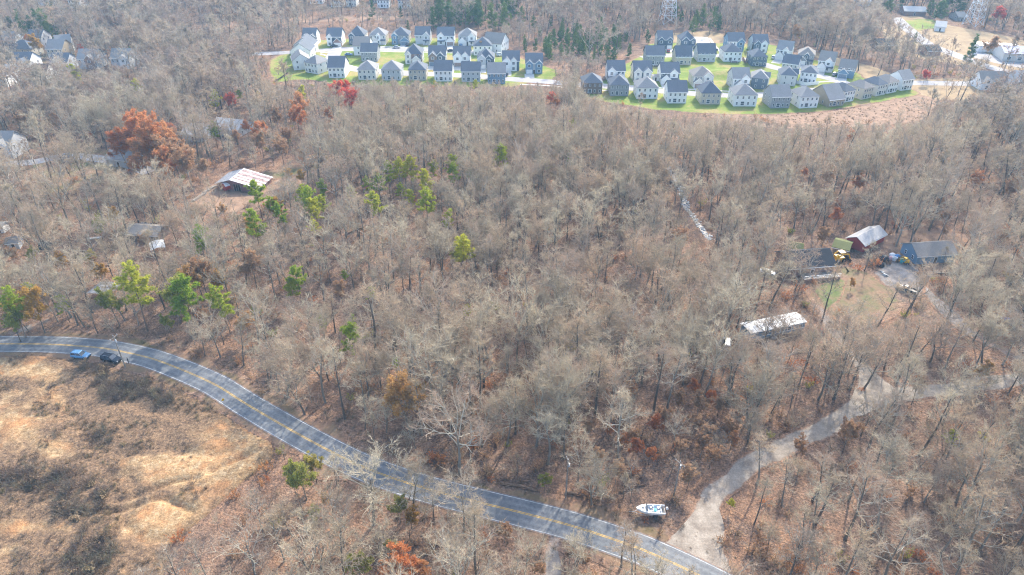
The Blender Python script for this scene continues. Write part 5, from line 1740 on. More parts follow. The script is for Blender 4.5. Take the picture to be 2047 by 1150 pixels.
for j in (('round teal tub beside the small yellow loader', 'plastic_tub', 'tub', 1803, 526, 'tub', 'tarp_teal', 1.5), ('white plastic tub in the junk heap', 'plastic_tub', 'tub', 1787, 521, 'tub', 'plastic_white', 1.4),
          ('pale pink tarpaulin bundle in the junk heap', 'tarpaulin', 'tarpaulin', 1781, 518, 'heap', 'plastic_pink', 1.0), ('blue tarpaulin bundle in the junk heap', 'tarpaulin', 'tarpaulin', 1793, 515, 'heap', 'plastic_blue', 1.2),
          ('light tarpaulin at the back of the junk heap', 'tarpaulin', 'tarpaulin', 1784, 512, 'heap', 'plastic_white', 1.1), ('black tarpaulin over scrap at the yard edge', 'tarpaulin', 'tarpaulin', 1768, 520, 'heap', 'plastic_black', 1.7),
          ('black scrap mound nearest the red barn', 'scrap_heap', 'scrap', 1760, 531, 'heap', 'plastic_black', 1.4), ('wooden crate beside the junk heap', 'crate', 'crate', 1775, 527, 'crate', 'wood_brown', 1.4), ('grey crate behind the teal tub', 'crate', 'crate', 1799, 518, 'crate', 'wood_grey', 1.3),
          ('white sheet lying at the gravel edge, the larger of two', 'board', 'board', 1769, 550, 'board', 'plastic_white', 1.0), ('small white sheet beside the larger one at the gravel edge', 'board', 'board', 1763, 544, 'board', 'plastic_white', .7),
          ('royal blue tarpaulin by the dark pickup', 'tarpaulin', 'tarpaulin', 2004, 636, 'heap', 'tarp_blue', .7), ('bright blue tarpaulin bundle by the dark pickup', 'tarpaulin', 'tarpaulin', 2014, 641, 'heap', 'tarp_blue', .9),
          ('red barrel tub by the track to the mobile home', 'plastic_tub', 'tub', 1645, 664, 'tub', 'plastic_red', 1.0), ('grey scrap mound west of the black-roofed house', 'scrap_heap', 'scrap', 1490, 582, 'heap', 'metal_grey', 1.6),
          ('dark scrap mound under the trees by the mobile home', 'scrap_heap', 'scrap', 1500, 643, 'heap', 'plastic_black', 1.5), ('pale tarpaulin across the back of the black-roofed house', 'tarpaulin', 'tarpaulin', 1648, 508, 'heap', 'plastic_white', 1.6)):
    junk(*j, yaw=(j[3] % 7) * .4)
KEEP.append(([(1745, 505), (1830, 500), (1830, 560), (1745, 560)], .8))
car('old black pickup with white bonnet parked on the gravel yard', 1811, 583, 2.35, 'paint_black', 'pickup', 5.3, 1.95, 'pickup_truck', cat='pickup', hood='paint_white')
car('white car among the trees west of the black-roofed house', 1534, 548, -.45, 'paint_white', 'sedan', 4.5)
car('dark green pickup by the blue tarpaulins', 2025, 650, .35, 'paint_green', 'pickup', 5.3, 1.95, 'pickup_truck', cat='pickup')
car('white car beside the dark green pickup', 2056, 655, .5, 'paint_white', 'sedan', 4.6)
car('dark car under bare trees west of the black-roofed house', 1470, 570, .1, 'paint_black', 'sedan', 4.6)
car('grey van left of the mobile home', 1452, 692, 1.3, 'paint_silver', 'suv', 5.0, 1.95, cat='van')
KEEP.append(([(1785, 565), (1840, 565), (1840, 600), (1785, 600)], .85))
def lumber():
    a, b = G(1848, 549), G(1916, 544)
    d = b - a
    r = thing('lumber_stack', 'long stack of weathered timber in front of the blue-walled shed', 'timber', (a.x, a.y, 0), math.atan2(d.y, d.x))
    rng = random.Random(5)
    for k in range(9):
        y, z = (k % 4) * .4 - .6, .05 + (k // 4) * .22
        MB().box(rng.uniform(0, 1.5), d.length - rng.uniform(0, 2), y - .15, y + .15, z, z + .18).build('beam', 'wood_grey' if k % 3 else 'wood_brown', r)
lumber()

# cars in the subdivision drives, the white shed, fences and kerb items
for px, py, yaw, pt, k, lb in ((646 + 22, 94, .1, 'paint_black', 'sedan', 'black car in the drive of the navy-bayed house'), (793, 96.5, .05, 'paint_silver', 'sedan', 'silver car at the kerb of the upper street'),
        (815, 92, 1.5, 'paint_black', 'suv', 'black car in the drive of the blue-doored house'), (921, 93.5, 1.5, 'paint_blue', 'suv', 'dark blue car in the drive at the end of the upper row'),
        (902, 103.5, .1, 'paint_black', 'sedan', 'black car at the kerb opposite the upper row'), (697, 111, .1, 'paint_blue', 'sedan', 'blue car in the drive of the white house on the green lot'),
        (1000, 112, .2, 'paint_white', 'suv', 'white van at the closed end of the upper street'), (1012, 152, 1.4, 'paint_black', 'sedan', 'dark car in the drive by the slate-fronted house'),
        (1430, 102, .9, 'paint_black', 'sedan', 'dark car on the unfinished concrete street'), (1404, 176.5, 1.5, 'paint_silver', 'sedan', 'silver car in the drive of the cream house'),
        (1476, 181, 1.2, 'paint_black', 'suv', 'black car in the drive of the pale big-gabled house'), (1547, 117, .9, 'paint_white', 'suv', 'white car in the drive at the bend'),
        (1630, 137, .9, 'paint_black', 'sedan', 'black car in the drive of the steep-gabled house'), (1668, 151, .9, 'paint_silver', 'suv', 'silver car in the drive of the powder blue house'),
        (1336, 104, 1.4, 'paint_red', 'sedan', 'red-brown car in the drive of the far corner house'), (1945, 110, .3, 'paint_white', 'pickup', 'white truck in the workshop yard'),
        (690, 146, .3, 'paint_white', 'sedan', 'white car on the lower street')):
    car(lb, px, py, yaw, pt, k, 4.6, group='cars in the subdivision drives', z=.09, name='parked_car')
shed('small white garden shed between the twin-gabled and white-gabled houses', 1304, 162, 1317, d=3, eave=2.4, wall='white', roofc='light', keep=0)

def fence(label, pts, h, mat, step=2.4):
    a = G(*pts[0])
    r = thing('fence', label, 'fence', (a.x, a.y, 0))
    for i in range(len(pts) - 1):
        p, q = G(*pts[i]) - a, G(*pts[i + 1]) - a
        n = max(1, int((q - p).length / step))
        ang = math.atan2((q - p).y, (q - p).x)
        for k in range(n):
            s, e = p.lerp(q, k / n), p.lerp(q, (k + 1) / n)
            o = MB().box(.03, (e - s).length - .03, -.03, .03, .08, h).build('panel', mat, r)
            o.location = s
            o.rotation_euler = (0, 0, ang)
            o = MB().box(-.06, .06, -.06, .06, 0, h + .1).build('post', mat, r)
            o.location = s
            o.rotation_euler = (0, 0, ang)
fence('white panel fence around the inner corner house', [(1590, 167), (1610, 172), (1636, 169)], 1.7, 'trim_white')
fence('dark timber fence beside the deep blue house', [(1495, 88), (1501, 98)], 1.7, 'wood_brown')
fence('rust-brown fence beside the mound row end house', [(1484, 118), (1490, 128)], 1.7, 'wood_brown')
fence('brown plank fence around the white two-storey house', [(3, 138), (12, 142), (26, 142)], 1.7, 'wood_brown')
fence('black silt fence along the drainage ditch', [(549, 165), (562, 157), (576, 147)], .9, 'plastic_black')
fence('brown fence panel between the white two-storey and big-gabled houses', [(76, 140), (84, 136), (87, 130)], 1.7, 'wood_brown')
# ------------------------------------------------------------------ trees
KEEP += [
    ([(538, 160), (545, 108), (600, 92), (612, 62), (960, 60), (1010, 84), (1112, 125), (1105, 166), (1000, 164), (860, 158), (700, 156), (640, 160), (575, 158)], .97),
    ([(1160, 178), (1205, 140), (1290, 72), (1340, 68), (1545, 74), (1600, 94), (1735, 130), (1830, 155), (1990, 155), (1995, 172), (1880, 200), (1840, 238), (1600, 244), (1480, 228), (1330, 224), (1230, 200)], .97),
    ([(1090, 52), (1160, 42), (1250, 45), (1270, 100), (1190, 112), (1120, 108)], .6, 640),
    ([(1330, 84), (1345, 60), (1430, 58), (1460, 90)], .8),
    ([(125, 668), (290, 672), (290, 742), (240, 742), (125, 728)], 1.1),
    ([(500, 100), (545, 98), (545, 112), (505, 114)], .9),
    (CLAY_POLY[:-4] + [(470, 975), (400, 1030), (345, 1075), (260, 1110), (150, 1160), (-100, 1170), (-420, 1170)], .985),
    ([(0, 670), (100, 672), (250, 688), (420, 745), (560, 820), (640, 875), (640, 925), (520, 862), (420, 800), (320, 752), (200, 720), (0, 715)], .985),
    ([(640, 878), (720, 912), (830, 952), (960, 986), (1100, 1016), (1250, 1060), (1430, 1150), (1380, 1150), (1240, 1105), (1100, 1064), (950, 1030), (830, 1000), (720, 960), (640, 925)], .42),
    ([(1360, 1100), (1400, 1010), (1530, 905), (1660, 835), (1800, 770), (2047, 745), (2047, 775), (1800, 805), (1700, 850), (1530, 940), (1450, 1010), (1430, 1100)], .35),
    ([(1620, 562), (1690, 545), (1790, 560), (1860, 560), (1870, 610), (1800, 632), (1660, 625)], .72),
    ([(1690, 700), (1730, 640), (1650, 600), (1625, 620)], .1),
    ([(370, 405), (430, 378), (545, 372), (560, 380), (480, 420)], .8),
    ([(520, 345), (640, 300), (655, 325), (560, 362)], .6),
    ([(1335, 335), (1352, 335), (1385, 420), (1425, 480), (1400, 480), (1362, 425), (1340, 365)], .6),
    ([(1790, 30), (1900, 45), (2060, 80), (2060, 160), (1960, 130), (1850, 95), (1790, 60)], .75),
    ([(1830, 150), (2047, 150), (2047, 178), (1830, 182)], .45),
    ([(380, 40), (700, 33), (1100, 40), (1100, 46), (700, 42), (380, 54)], .6),
    ([(60, 315), (180, 300), (260, 315), (200, 345), (60, 350)], .5),
    ([(1590, 226), (1830, 192), (1870, 206), (1840, 236), (1640, 248)], .6),
]
LAWNS = [[(G(*q).x, G(*q).y) for q in poly] for poly in (
    [(545, 168), (536, 140), (545, 116), (600, 96), (640, 80), (960, 76), (1015, 98), (1050, 118), (1112, 140), (1108, 158), (1062, 166), (1000, 176), (850, 172), (700, 172), (610, 160)],
    [(1160, 196), (1205, 160), (1245, 130), (1290, 104), (1310, 86), (1530, 88), (1580, 106), (1700, 138), (1740, 160), (1828, 180), (1830, 192), (1740, 208), (1640, 224), (1480, 230), (1330, 222), (1230, 208)],
    CLAY_POLY, [(1640, 226), (1740, 208), (1832, 190), (1880, 205), (1850, 240), (1640, 252)], [(1755, 40), (1830, 32), (1900, 50), (2060, 85), (2100, 150), (2000, 140), (1900, 128), (1780, 100)],
    [(1625, 560), (1690, 545), (1800, 545), (1850, 560), (1845, 595), (1790, 625), (1720, 640), (1650, 615)], [(375, 405), (425, 370), (545, 372), (545, 395), (430, 425)])]
WBOX = []
for line, hw in WAYS:
    WBOX.append((min(p[0] for p in line) - hw, max(p[0] for p in line) + hw, min(p[1] for p in line) - hw, max(p[1] for p in line) + hw, np.array(line), hw))
FBOX = [(min(p[0] for p in q), max(p[0] for p in q), min(p[1] for p in q), max(p[1] for p in q), q) for q in FOOT + LAWNS]

def base_free(x, y):
    for a, b, c, e, q in FBOX:
        if a < x < b and c < y < e and inpoly(x, y, q):
            return False
    for a, b, c, e, l, hw in WBOX:
        if a < x < b and c < y < e and np.min((l[:, 0] - x) ** 2 + (l[:, 1] - y) ** 2) < hw * hw:
            return False
    return True

rt = random.Random(11)
KBOX = []
def view_free(x, y, h, r, luck):
    """does the crown leave the clearings that the photograph shows open?"""
    for ox, z in ((0, h), (-.65 * r, h * .8), (.65 * r, h * .8), (-.6 * r, h * .6), (.6 * r, h * .6), (0, h * .5), (0, h * .25), (0, .3)):
        p = PX((x + ox, y, z))
        for a, b, c, e, q, ch, far in KBOX:
            if a < p[0] < b and c < p[1] < e and luck < ch and y < far and inpoly(p[0], p[1], q):
                return False
    return True

MARKS = [('the white motorboat', G(1300, 1025)), ('the mobile home', G(1545, 665)), ('the weathered red barn', G(480, 375)), ('the blue-walled shed', G(1860, 510)), ('the two parked cars', G(195, 712)),
         ('the start of the gravel drive', G(1430, 990)), ('the bend of the gravel drive', G(1720, 805)), ('the creek', G(1370, 400)), ('the black-roofed house', G(1635, 540)), ('the long dark shed', G(285, 475)),
         ('the clay lot edge', G(545, 915)), ('the road curve below the wood', G(720, 900)), ('the straight of the road', G(950, 1000)), ('the middle of the wood', G(1000, 650)), ('the wood behind the pines', G(950, 430)),
         ('the row backing onto the woods', G(850, 175)), ('the lower house row', G(1350, 225)), ('the carport below the pine', G(213, 590)), ('the russet oak group', G(300, 320)), ('the curving house row', G(1740, 215)),
         ('the older houses in the trees', G(90, 140)), ('the slope behind the drive', G(1900, 900)), ('the lattice pylon', G(1334, 46)), ('the far road', G(1900, 110)), ('the unfinished concrete street', G(1405, 85)),
         ('the farthest house cluster', G(740, 15)), ('the wood above the motorboat', G(1200, 800))]
def near_mark(x, y):
    return min(MARKS, key=lambda m: (m[1].x - x) ** 2 + (m[1].y - y) ** 2)[0]

def spot(P, h, r, lo, hi, ch):
    """a tree picked out by its colour: nothing stands in front of its crown or on its foot"""
    a, b = PX((P.x, P.y, h * lo)), PX((P.x, P.y, h * hi))
    w = FPX * r / math.hypot(P.x, P.y, CAM_H)
    KEEP.append(([(b[0] - w, b[1]), (b[0] + w, b[1]), (a[0] + w, a[1]), (a[0] - w, a[1])], ch, P.y))
    FBOX.append((P.x - 2, P.x + 2, P.y - 2, P.y + 2, [(P.x - 2, P.y - 2), (P.x + 2, P.y - 2), (P.x + 2, P.y + 2), (P.x - 2, P.y + 2)]))

NAMED = []
ORD = ('nearest', 'second nearest', 'third nearest', 'fourth nearest', 'fifth nearest', 'sixth nearest', 'seventh nearest', 'eighth nearest', 'ninth nearest', 'tenth nearest')
def relabel():
    """trees of one look around one landmark are told apart by how near to it they stand"""
    sets = {}
    for o, x, y, desc in NAMED:
        m = min(MARKS, key=lambda m: (m[1].x - x) ** 2 + (m[1].y - y) ** 2)
        sets.setdefault((desc, m[0]), []).append(((m[1].x - x) ** 2 + (m[1].y - y) ** 2, o))
    for (desc, mark), l in sets.items():
        l.sort(key=lambda t: t[0])
        for k, (_, o) in enumerate(l):
            o['label'] = '%s, %s to %s' % (desc, ORD[k], mark) if len(l) > 1 and k < 10 else '%s near %s' % (desc, mark) if len(l) == 1 else '%s around %s' % (desc, mark)

def plant(name, x, y, trunk, crown, s, label, cat, group, z=0.0, stretch=1.0):
    t = thing(name, label, cat, (x, y, z), rt.uniform(0, 6.28), group)
    t.scale = (s / stretch ** .5, s / stretch ** .5, s * stretch)
    link('trunk', trunk, t)
    link('crown', crown, t)
    if ' near ' in label:
        NAMED.append((t, x, y, label.split(' near ')[0]))
    return t

# trees one can pick out by colour: crown centre in the photograph, height in metres
PINE_PX = [(258, 560, 20), (362, 578, 19), (440, 592, 15), (592, 545, 13), (580, 570, 10), (697, 665, 13), (925, 487, 16), (915, 493, 12), (1006, 308, 16), (1142, 308, 10), (757, 357, 13), (752, 398, 15), (795, 330, 14), (820, 328, 15), (775, 338, 12),
           (850, 355, 14), (852, 392, 15), (905, 322, 13), (905, 340, 12), (895, 430, 11), (612, 390, 15), (625, 410, 13), (600, 385, 12), (505, 440, 16), (395, 470, 15), (510, 375, 15), (630, 448, 9), (935, 615, 7), (15, 600, 15), (940, 345, 7),
           (425, 193, 13), (602, 180, 12), (425, 255, 12), (1145, 243, 8), (905, 218, 6), (1095, 325, 8), (800, 375, 9), (820, 388, 9), (560, 420, 12), (700, 640, 8), (640, 370, 10), (478, 185, 8), (270, 168, 13), (145, 140, 14), (155, 147, 12), (950, 165, 8), (870, 165, 6),
           (690, 545, 6), (790, 720, 5), (1905, 870, 6), (1464, 1002, 3.6), (1460, 265, 7), (1060, 240, 6)]
PINE_PX += [(120, 600, 9), (545, 405, 11), (645, 400, 11), (700, 380, 9), (865, 330, 10), (735, 365, 10), (60, 575, 9), (640, 640, 7), (740, 580, 7)]
for i, (px, py, h) in enumerate(PINE_PX):
    h *= 1.05
    P = G(px, py, h * .74)
    q = PINES[i % 4]
    s = h / q[0]
    spot(P, h, q[1] * s * .8, .5, 1.0, .93)
    plant('pine_tree', P.x, P.y, q[2], q[3], s, ('small' if h < 10 else 'tall' if h > 14 else 'middling') + ' yellow-green pine near ' + near_mark(P.x, P.y), 'pine', 'pines in the bare wood')
FARPINE_PX = []
for _ in range(95):
    FARPINE_PX.append((1165 + rt.gauss(0, 48), 76 + rt.gauss(0, 15), rt.uniform(7, 11), 'young dark green pine in the stand between the two subdivisions'))
for _ in range(34):
    FARPINE_PX.append((rt.uniform(860, 1040), rt.uniform(2, 28), rt.uniform(14, 20), 'tall dark pine in the belt behind the power line clearing'))
for _ in range(14):
    FARPINE_PX.append((rt.uniform(1345, 1450), rt.uniform(15, 45), rt.uniform(9, 14), 'dark pine on the slope behind the unfinished street'))
for _ in range(26):
    FARPINE_PX.append((rt.uniform(1760, 1935), rt.uniform(-4, 32), rt.uniform(12, 18), 'dark evergreen beyond the ranch house on the rise'))
for _ in range(16):
    FARPINE_PX.append((rt.uniform(10, 110), rt.uniform(15, 62), rt.uniform(13, 18), 'green evergreen in the far woods above the older houses'))
FARPINE_PX += [(1945, 92, 17, 'single tall dark cedar beside the far road'), (742, 12, 14, 'conical evergreen in the farthest house cluster'), (104, 12, 15, 'dark spruce between the two far houses'), (1830, 75, 10, 'small dark cedar at the far road'), (800, 20, 9, 'round evergreen in the farthest house cluster'),
               (195, 62, 12, 'lone evergreen in the far hazy wood'), (95, 60, 11, 'green pine behind the older houses'), (815, 46, 8, 'small evergreen behind the upper row'), (1100, 38, 9, 'small evergreen at the power line clearing'), (440, 110, 9, 'evergreen in the wood left of the upper street'), (265, 108, 10, 'evergreen behind the grey-roofed houses')]
for i, (px, py, h, lb) in enumerate(FARPINE_PX):
    P = G(px, py, h * .6)
    if not base_free(P.x, P.y) and i < 185:
        continue
    q = (DARKP if i >= 185 else FARPINE)[i % (2 if i >= 185 else 3)]
    spot(P, h, q[1] * h / q[0] * .7, .4, 1.0, .92)
    plant('evergreen_tree', P.x, P.y, q[2], q[3], h / q[0], lb, 'evergreen', 'far evergreens', stretch=rt.uniform(.85, 1.1))
LEAF_PX = [('russet', 240, 285, 17), ('tan', 368, 318, 18), ('russet', 275, 250, 20), ('russet', 330, 285, 20), ('russet', 262, 262, 22), ('russet', 300, 275, 24), ('russet', 285, 305, 18), ('tan', 345, 300, 19), ('russet', 330, 320, 17), ('red', 293, 245, 12), ('tan', 318, 338, 12), ('red', 672, 180, 15), ('red', 697, 192, 14), ('red', 688, 172, 12), ('russet', 598, 205, 15), ('russet', 592, 230, 14),
           ('red', 462, 198, 11), ('red', 1102, 193, 9), ('russet', 1112, 200, 8), ('gold', 812, 795, 16), ('gold', 835, 780, 9), ('russet', 805, 1122, 12), ('russet', 840, 1140, 8), ('gold', 600, 352, 7), ('gold', 575, 348, 6), ('gold', 445, 415, 6), ('gold', 72, 84, 14), ('russet', 55, 82, 11), ('gold', 62, 605, 14), ('gold', 35, 615, 11),
           ('tan', 400, 540, 14), ('gold', 385, 560, 13), ('tan', 500, 525, 13), ('gold', 485, 640, 9), ('tan', 1985, 88, 15), ('red', 2000, 25, 15), ('tan', 2035, 35, 12), ('red', 1852, 148, 8), ('tan', 1592, 62, 13), ('tan', 1360, 470, 10), ('olive', 355, 585, 17), ('olive', 600, 945, 11), ('olive', 220, 600, 12), ('olive', 20, 640, 10), ('olive', 625, 925, 8),
           ('gold', 550, 415, 10), ('gold', 500, 455, 9), ('tan', 40, 240, 10), ('tan', 110, 240, 10), ('tan', 560, 290, 12), ('tan', 520, 280, 11), ('tan', 1655, 350, 10), ('tan', 2025, 370, 10), ('tan', 1240, 430, 9), ('tan', 1400, 800, 8), ('tan', 1180, 850, 6), ('tan', 1880, 410, 8), ('tan', 2010, 470, 8), ('olive', 795, 1010, 7), ('olive', 715, 1130, 8), 
           ('gold', 1970, 735, 7), ('olive', 1090, 960, 5), ('tan', 1700, 860, 9), ('tan', 1600, 890, 6), ('russet', 1275, 890, 6), ('russet', 1420, 790, 5), ('tan', 1330, 830, 7), ('tan', 215, 40, 11), ('tan', 1800, 150, 8), ('red', 160, 95, 7), ('tan', 960, 90, 8), ('russet', 1300, 905, 5), ('russet', 1390, 770, 5), ('tan', 640, 470, 6), ('gold', 1705, 565, 4)]
for _ in range(26):
    LEAF_PX.append((rt.choice(('russet', 'tan', 'tan')), int(rt.uniform(1150, 1500)), int(rt.uniform(770, 960)), round(rt.uniform(4, 7), 1)))
for _ in range(26):
    LEAF_PX.append((rt.choice(('russet', 'tan', 'tan')), int(rt.uniform(250, 660)), int(rt.uniform(225, 340)), round(rt.uniform(6, 12), 1)))
for _ in range(22):
    LEAF_PX.append((rt.choice(('tan', 'gold', 'tan', 'olive')), int(rt.uniform(20, 700)), int(rt.uniform(400, 660)), round(rt.uniform(5, 9), 1)))
for _ in range(20):
    LEAF_PX.append((rt.choice(('tan', 'russet', 'tan')), int(rt.uniform(1500, 2040)), int(rt.uniform(260, 480)), round(rt.uniform(5, 10), 1)))
for _ in range(14):
    LEAF_PX.append((rt.choice(('tan', 'olive', 'tan', 'gold')), int(rt.uniform(560, 1200)), int(rt.uniform(960, 1140)), round(rt.uniform(3.5, 6), 1)))
CW = {'russet': 'rust-orange oak still in leaf', 'red': 'bright red tree still in leaf', 'gold': 'golden yellow-leaved tree', 'tan': 'pale brown-leaved oak', 'olive': 'yellow-green thinly leaved tree'}
for i, (k, px, py, h) in enumerate(LEAF_PX):
    P = G(px, py, h * .68)
    q = LEAFY[k][i % 2]
    if i > 74 and not base_free(P.x, P.y):
        continue
    spot(P, h, q[1] * h / q[0] * .8, .35, 1.0, .9)
    plant('autumn_tree', P.x, P.y, q[2], q[3], h / q[0], ('small ' if h < 9 else '') + CW[k] + ' near ' + near_mark(P.x, P.y), 'tree', 'trees still in leaf')

# the bare wood: one candidate per cell, fitted around everything the photograph shows open
KBOX += [(min(x for x, y in k[0]), max(x for x, y in k[0]), min(y for x, y in k[0]), max(y for x, y in k[0]), k[0], k[1], k[2] if len(k) > 2 else 1e6) for k in KEEP]
cands = []
def fill():
    cell = 5.6
    y = 52.0
    row = 0
    while y < 830:
        half = min(700, .80 * y * 1.06 + 34 + (0 if y < 300 else 10))
        c = cell * (1.0 if y < 330 else 1.0 + (y - 330) / 900)
        x = -half + (row % 2) * c / 2
        while x < half:
            bx, by = x + rt.uniform(-.42, .42) * c, y + rt.uniform(-.42, .42) * c
            x += c
            dn = mnoise.noise(Vector((bx * .022, by * .022, 3.3))) + .5 * mnoise.noise(Vector((bx * .07, by * .07, 8.3)))
            if rt.random() > .94 + .5 * dn:
                continue
            if not base_free(bx, by):
                continue
            hh = mnoise.noise(Vector((bx * .012, by * .012, 6.1)))
            h = max(8.0, rt.gauss(18.5 + 5 * hh, 3.0)) * (1.0 if rt.random() > .33 else rt.uniform(.35, .65))
            luck = rt.random()
            v = int(max(0, min(.999, .5 + .75 * mnoise.noise(Vector((bx * .03, by * .03, 12.5))) + rt.uniform(-.35, .35))) * 6) + 6 * rt.randrange(6)
            for f in (1, .72, .5, .34, .22):
                if h * f < 3.2:
                    break
                if view_free(bx, by, h * f, 3.8 * f, luck):
                    cands.append((bx, by, h * f, v))
                    break
        y += c * .87
        row += 1
fill()

def in_view(x, y, h):
    p, q = PX((x, y, 0)), PX((x, y, h))
    return -10 < p[0] < 2057 and q[1] < 1150 and p[1] > 0
show = sorted((c for c in cands if in_view(*c[:3])), key=lambda c: -c[2] / math.hypot(c[0], c[1], CAM_H))
picked = set(id(c) for c in show[:300])
mid_pts, far_pts = [], []
for c in cands:
    x, y, h, v = c
    z = -.15
    if id(c) in picked:
        lk, H0, R0, tm, cm = NEAR[v % 12]
        s = h / H0
        sz = 'sapling-sized' if h < 9 else 'lofty' if h > 22 else 'mid-height' if h < 16 else 'full-grown'
        plant('bare_tree', x, y, tm, cm, s, '%s %s leafless hardwood near %s' % (sz, lk, near_mark(x, y)), 'tree', 'leafless hardwoods of the near wood', z, rt.uniform(.72, 1.0))
    else:
        d = math.hypot(x, y)
        P = MID if d < 330 else FARP
        i = v % len(P)
        s = h / P[i][1]
        (mid_pts if d < 330 else far_pts).append(((x, y, z), i, (rt.gauss(0, .06), rt.gauss(0, .06), rt.uniform(0, 6.28)), (s * rt.uniform(1.05, 1.4), s * rt.uniform(1.05, 1.4), s)))
scatter('woodland', [p[3] for p in MID], mid_pts, 'leafless grey-brown wood filling the land between the road and the houses', 'woodland')
scatter('far_woodland', [p[3] for p in FARP], far_pts, 'hazy leafless wood stretching behind and around the subdivisions', 'woodland')

# undergrowth and dry scrub
SHR = [shrub(600 + i, 2.2, 16, 'scrub_twig') for i in range(3)] + [shrub(610 + i, 2.4, 12, 'scrub_twig', m, 260) for i, m in enumerate(('tan_leaf', 'russet_leaf', 'tan_leaf', 'olive_leaf'))] + [shrub(620, 3.2, 14, 'twig'), shrub(621, 3.6, 18, 'twig')]
up = []
for _ in range(15000):
    y = rt.uniform(62, 400) if rt.random() < .75 else rt.uniform(400, 620)
    x = rt.uniform(-1, 1) * (.84 * y + 30)
    if mnoise.noise(Vector((x * .05, y * .05, 2.2))) + rt.uniform(-.5, .5) < -.05 or not base_free(x, y):
        continue
    p = PX((x, y, 1))
    if any(a < p[0] < b and c < p[1] < e and ch > .9 and inpoly(p[0], p[1], q) for a, b, c, e, q, ch, far in KBOX if far > 1e5):
        continue
    i = rt.choice((0, 1, 2, 3, 3, 4, 5, 7, 8, 7, 8)) if rt.random() < .96 else 6
    s = rt.uniform(.5, 1.25)
    up.append(((x, y, -.2), i, (0, 0, rt.uniform(0, 6.28)), (s, s, s * rt.uniform(.8, 1.3))))
scatter('undergrowth', SHR, up, 'low brush, saplings and brown-leaved shrubs on the woodland floor', 'undergrowth')

TUF = [tuft(640 + i, h, 46, 'dry_grass') for i, h in enumerate((.5, .8, 1.1))] + [shrub(650 + i, 1.5, 22, 'scrub_twig') for i in range(2)] + [shrub(655, 1.2, 14, 'scrub_twig', 'dry_grass', 160)]
dry = []
for _ in range(13000):
    x, y = rt.uniform(-160, -22), rt.uniform(50, 138)
    p = PX((x, y, 0))
    if not (-60 < p[0] < 560 and p[1] < 1190 and inpoly(p[0], p[1], CLAY_POLY)):
        continue
    zn = clay_zone(*p) + .55 * mnoise.noise(Vector((x * .13, y * .13, 0)))
    if zn > rt.uniform(-.08, .24):
        continue
    thick = zn < -.12
    i = rt.choice((3, 3, 3, 4, 4, 4, 5, 2)) if thick else rt.choice((0, 0, 1, 1, 2, 3))
    s = rt.uniform(.55, 1.2) * (1.35 if thick else 1)
    dry.append(((x, y, clay_h(x, y)), i, (0, 0, rt.uniform(0, 6.28)), (s, s, s * rt.uniform(.7, 1.1))))
for k in range(0, len(ROAD) - 1):                      # grass along both verges
    d = ROAD[k + 1] - ROAD[k]
    d.normalize()
    for _ in range(7):
        o = rt.choice((-1, 1)) * rt.uniform(4.0, 8.5)
        q = ROAD[k] + Vector((-d.y, d.x, 0)) * o
        s = rt.uniform(.3, .75)
        dry.append(((q.x, q.y, 0), rt.choice((0, 0, 1, 3)), (0, 0, rt.uniform(0, 6.28)), (s, s, s)))
scatter('dry_scrub', TUF, dry, 'dry grass and brown scrub on the clay lot and road verges', 'scrub')
fl = []
for _ in range(1800):
    px, py = rt.uniform(1400, 1885), rt.uniform(186, 256)
    if inpoly(px, py, [(1400, 232), (1640, 226), (1740, 210), (1832, 193), (1880, 206), (1850, 240), (1640, 258), (1480, 250)]):
        P = G(px, py)
        s = rt.uniform(.35, .9)
        fl.append(((P.x, P.y, 0), rt.choice((0, 1, 0, 1, 2)), (0, 0, rt.uniform(0, 6.28)), (s, s, s)))
scatter('brush_patch', TUF, fl, 'reddish dry brush on the slope below the curving house row', 'brush')

relabel()
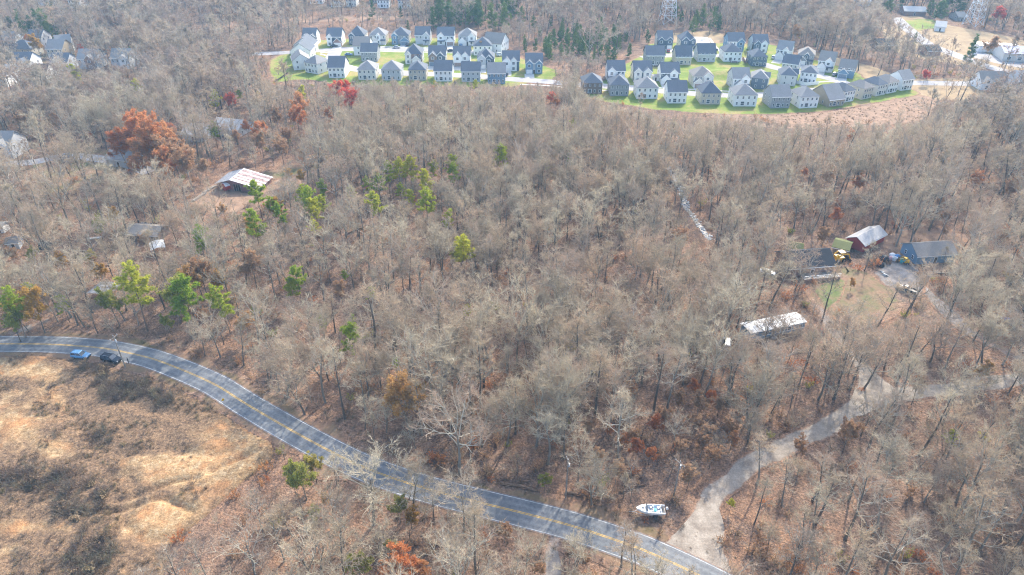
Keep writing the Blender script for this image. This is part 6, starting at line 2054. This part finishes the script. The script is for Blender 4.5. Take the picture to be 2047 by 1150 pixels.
# stones along the creek, fallen logs
def stones():
    rng = random.Random(9)
    mb = MB()
    for k in range(200):
        p = CREEK[rng.randrange(len(CREEK))]
        x, y, s = p.x + rng.gauss(0, .8), p.y + rng.gauss(0, .8), rng.uniform(.15, .5)
        n = 6
        mb.loft([[(x + s * r * math.cos(a * 1.0472 + k), y + s * r * math.sin(a * 1.0472 + k) * rng.uniform(.7, 1), s * z) for a in range(n)] for z, r in ((-.1, .9), (.3, 1.0), (.6, .55))])
    tag(mb.build('creek_stones', 'rock_pale'), 'pale stones lining the woodland creek', 'stones', kind='stuff')
stones()
for i, (ax, ay, bx, by, r, lb) in enumerate(((1000, 968, 1080, 985, .35, 'dark fallen trunk at the wood edge above the road'), (1010, 975, 1062, 962, .22, 'thin fallen trunk crossing the thick one above the road'), (1130, 985, 1200, 1003, .28, 'fallen trunk in the litter left of the white motorboat'),
                                             (690, 470, 745, 450, .25, 'fallen trunk lying below the pine group'), (1240, 985, 1290, 970, .25, 'fallen trunk behind the white motorboat'))):
    a, b = G(ax, ay), G(bx, by)
    m = a.lerp(b, .5)
    t = thing('fallen_log', lb, 'log', (a.x, a.y, 0))
    d = b - a
    MB().tube([(0, 0, r * .8), (d.x * .5, d.y * .5 + .3, r + .1), (d.x, d.y, r * .7)], [r, r * .85, r * .5], 7).build('trunk', 'wood_brown', t)
    for k in range(4):
        q = Vector((d.x, d.y, 0)) * (.3 + .17 * k)
        MB().tube([(q.x, q.y, r), (q.x + math.cos(k * 2) * 1.2, q.y + math.sin(k * 2) * 1.2, r + .9)], [r * .35, .03], 5).build('branch', 'wood_brown', t)

# ------------------------------------------------------------------ haze: the air between here and the far wood
hz = MB().box(-1350, 1350, -150, 2350, -2.0, 112.0)
hm = bpy.data.materials.new('haze')
hm.use_nodes = True
hn = hm.node_tree
hn.nodes.clear()
ho = hn.nodes.new('ShaderNodeOutputMaterial')
pv = hn.nodes.new('ShaderNodeVolumePrincipled')
pv.inputs['Color'].default_value = (0.42, 0.72, 1.0, 1)
pv.inputs['Density'].default_value = 0.0002
pv.inputs['Anisotropy'].default_value = 0.0
hn.links.new(pv.outputs[0], ho.inputs['Volume'])
MATS['haze'] = hm
o = hz.build('haze', 'haze')
o['kind'] = 'stuff'
o['label'] = 'thin bluish haze over the woods'
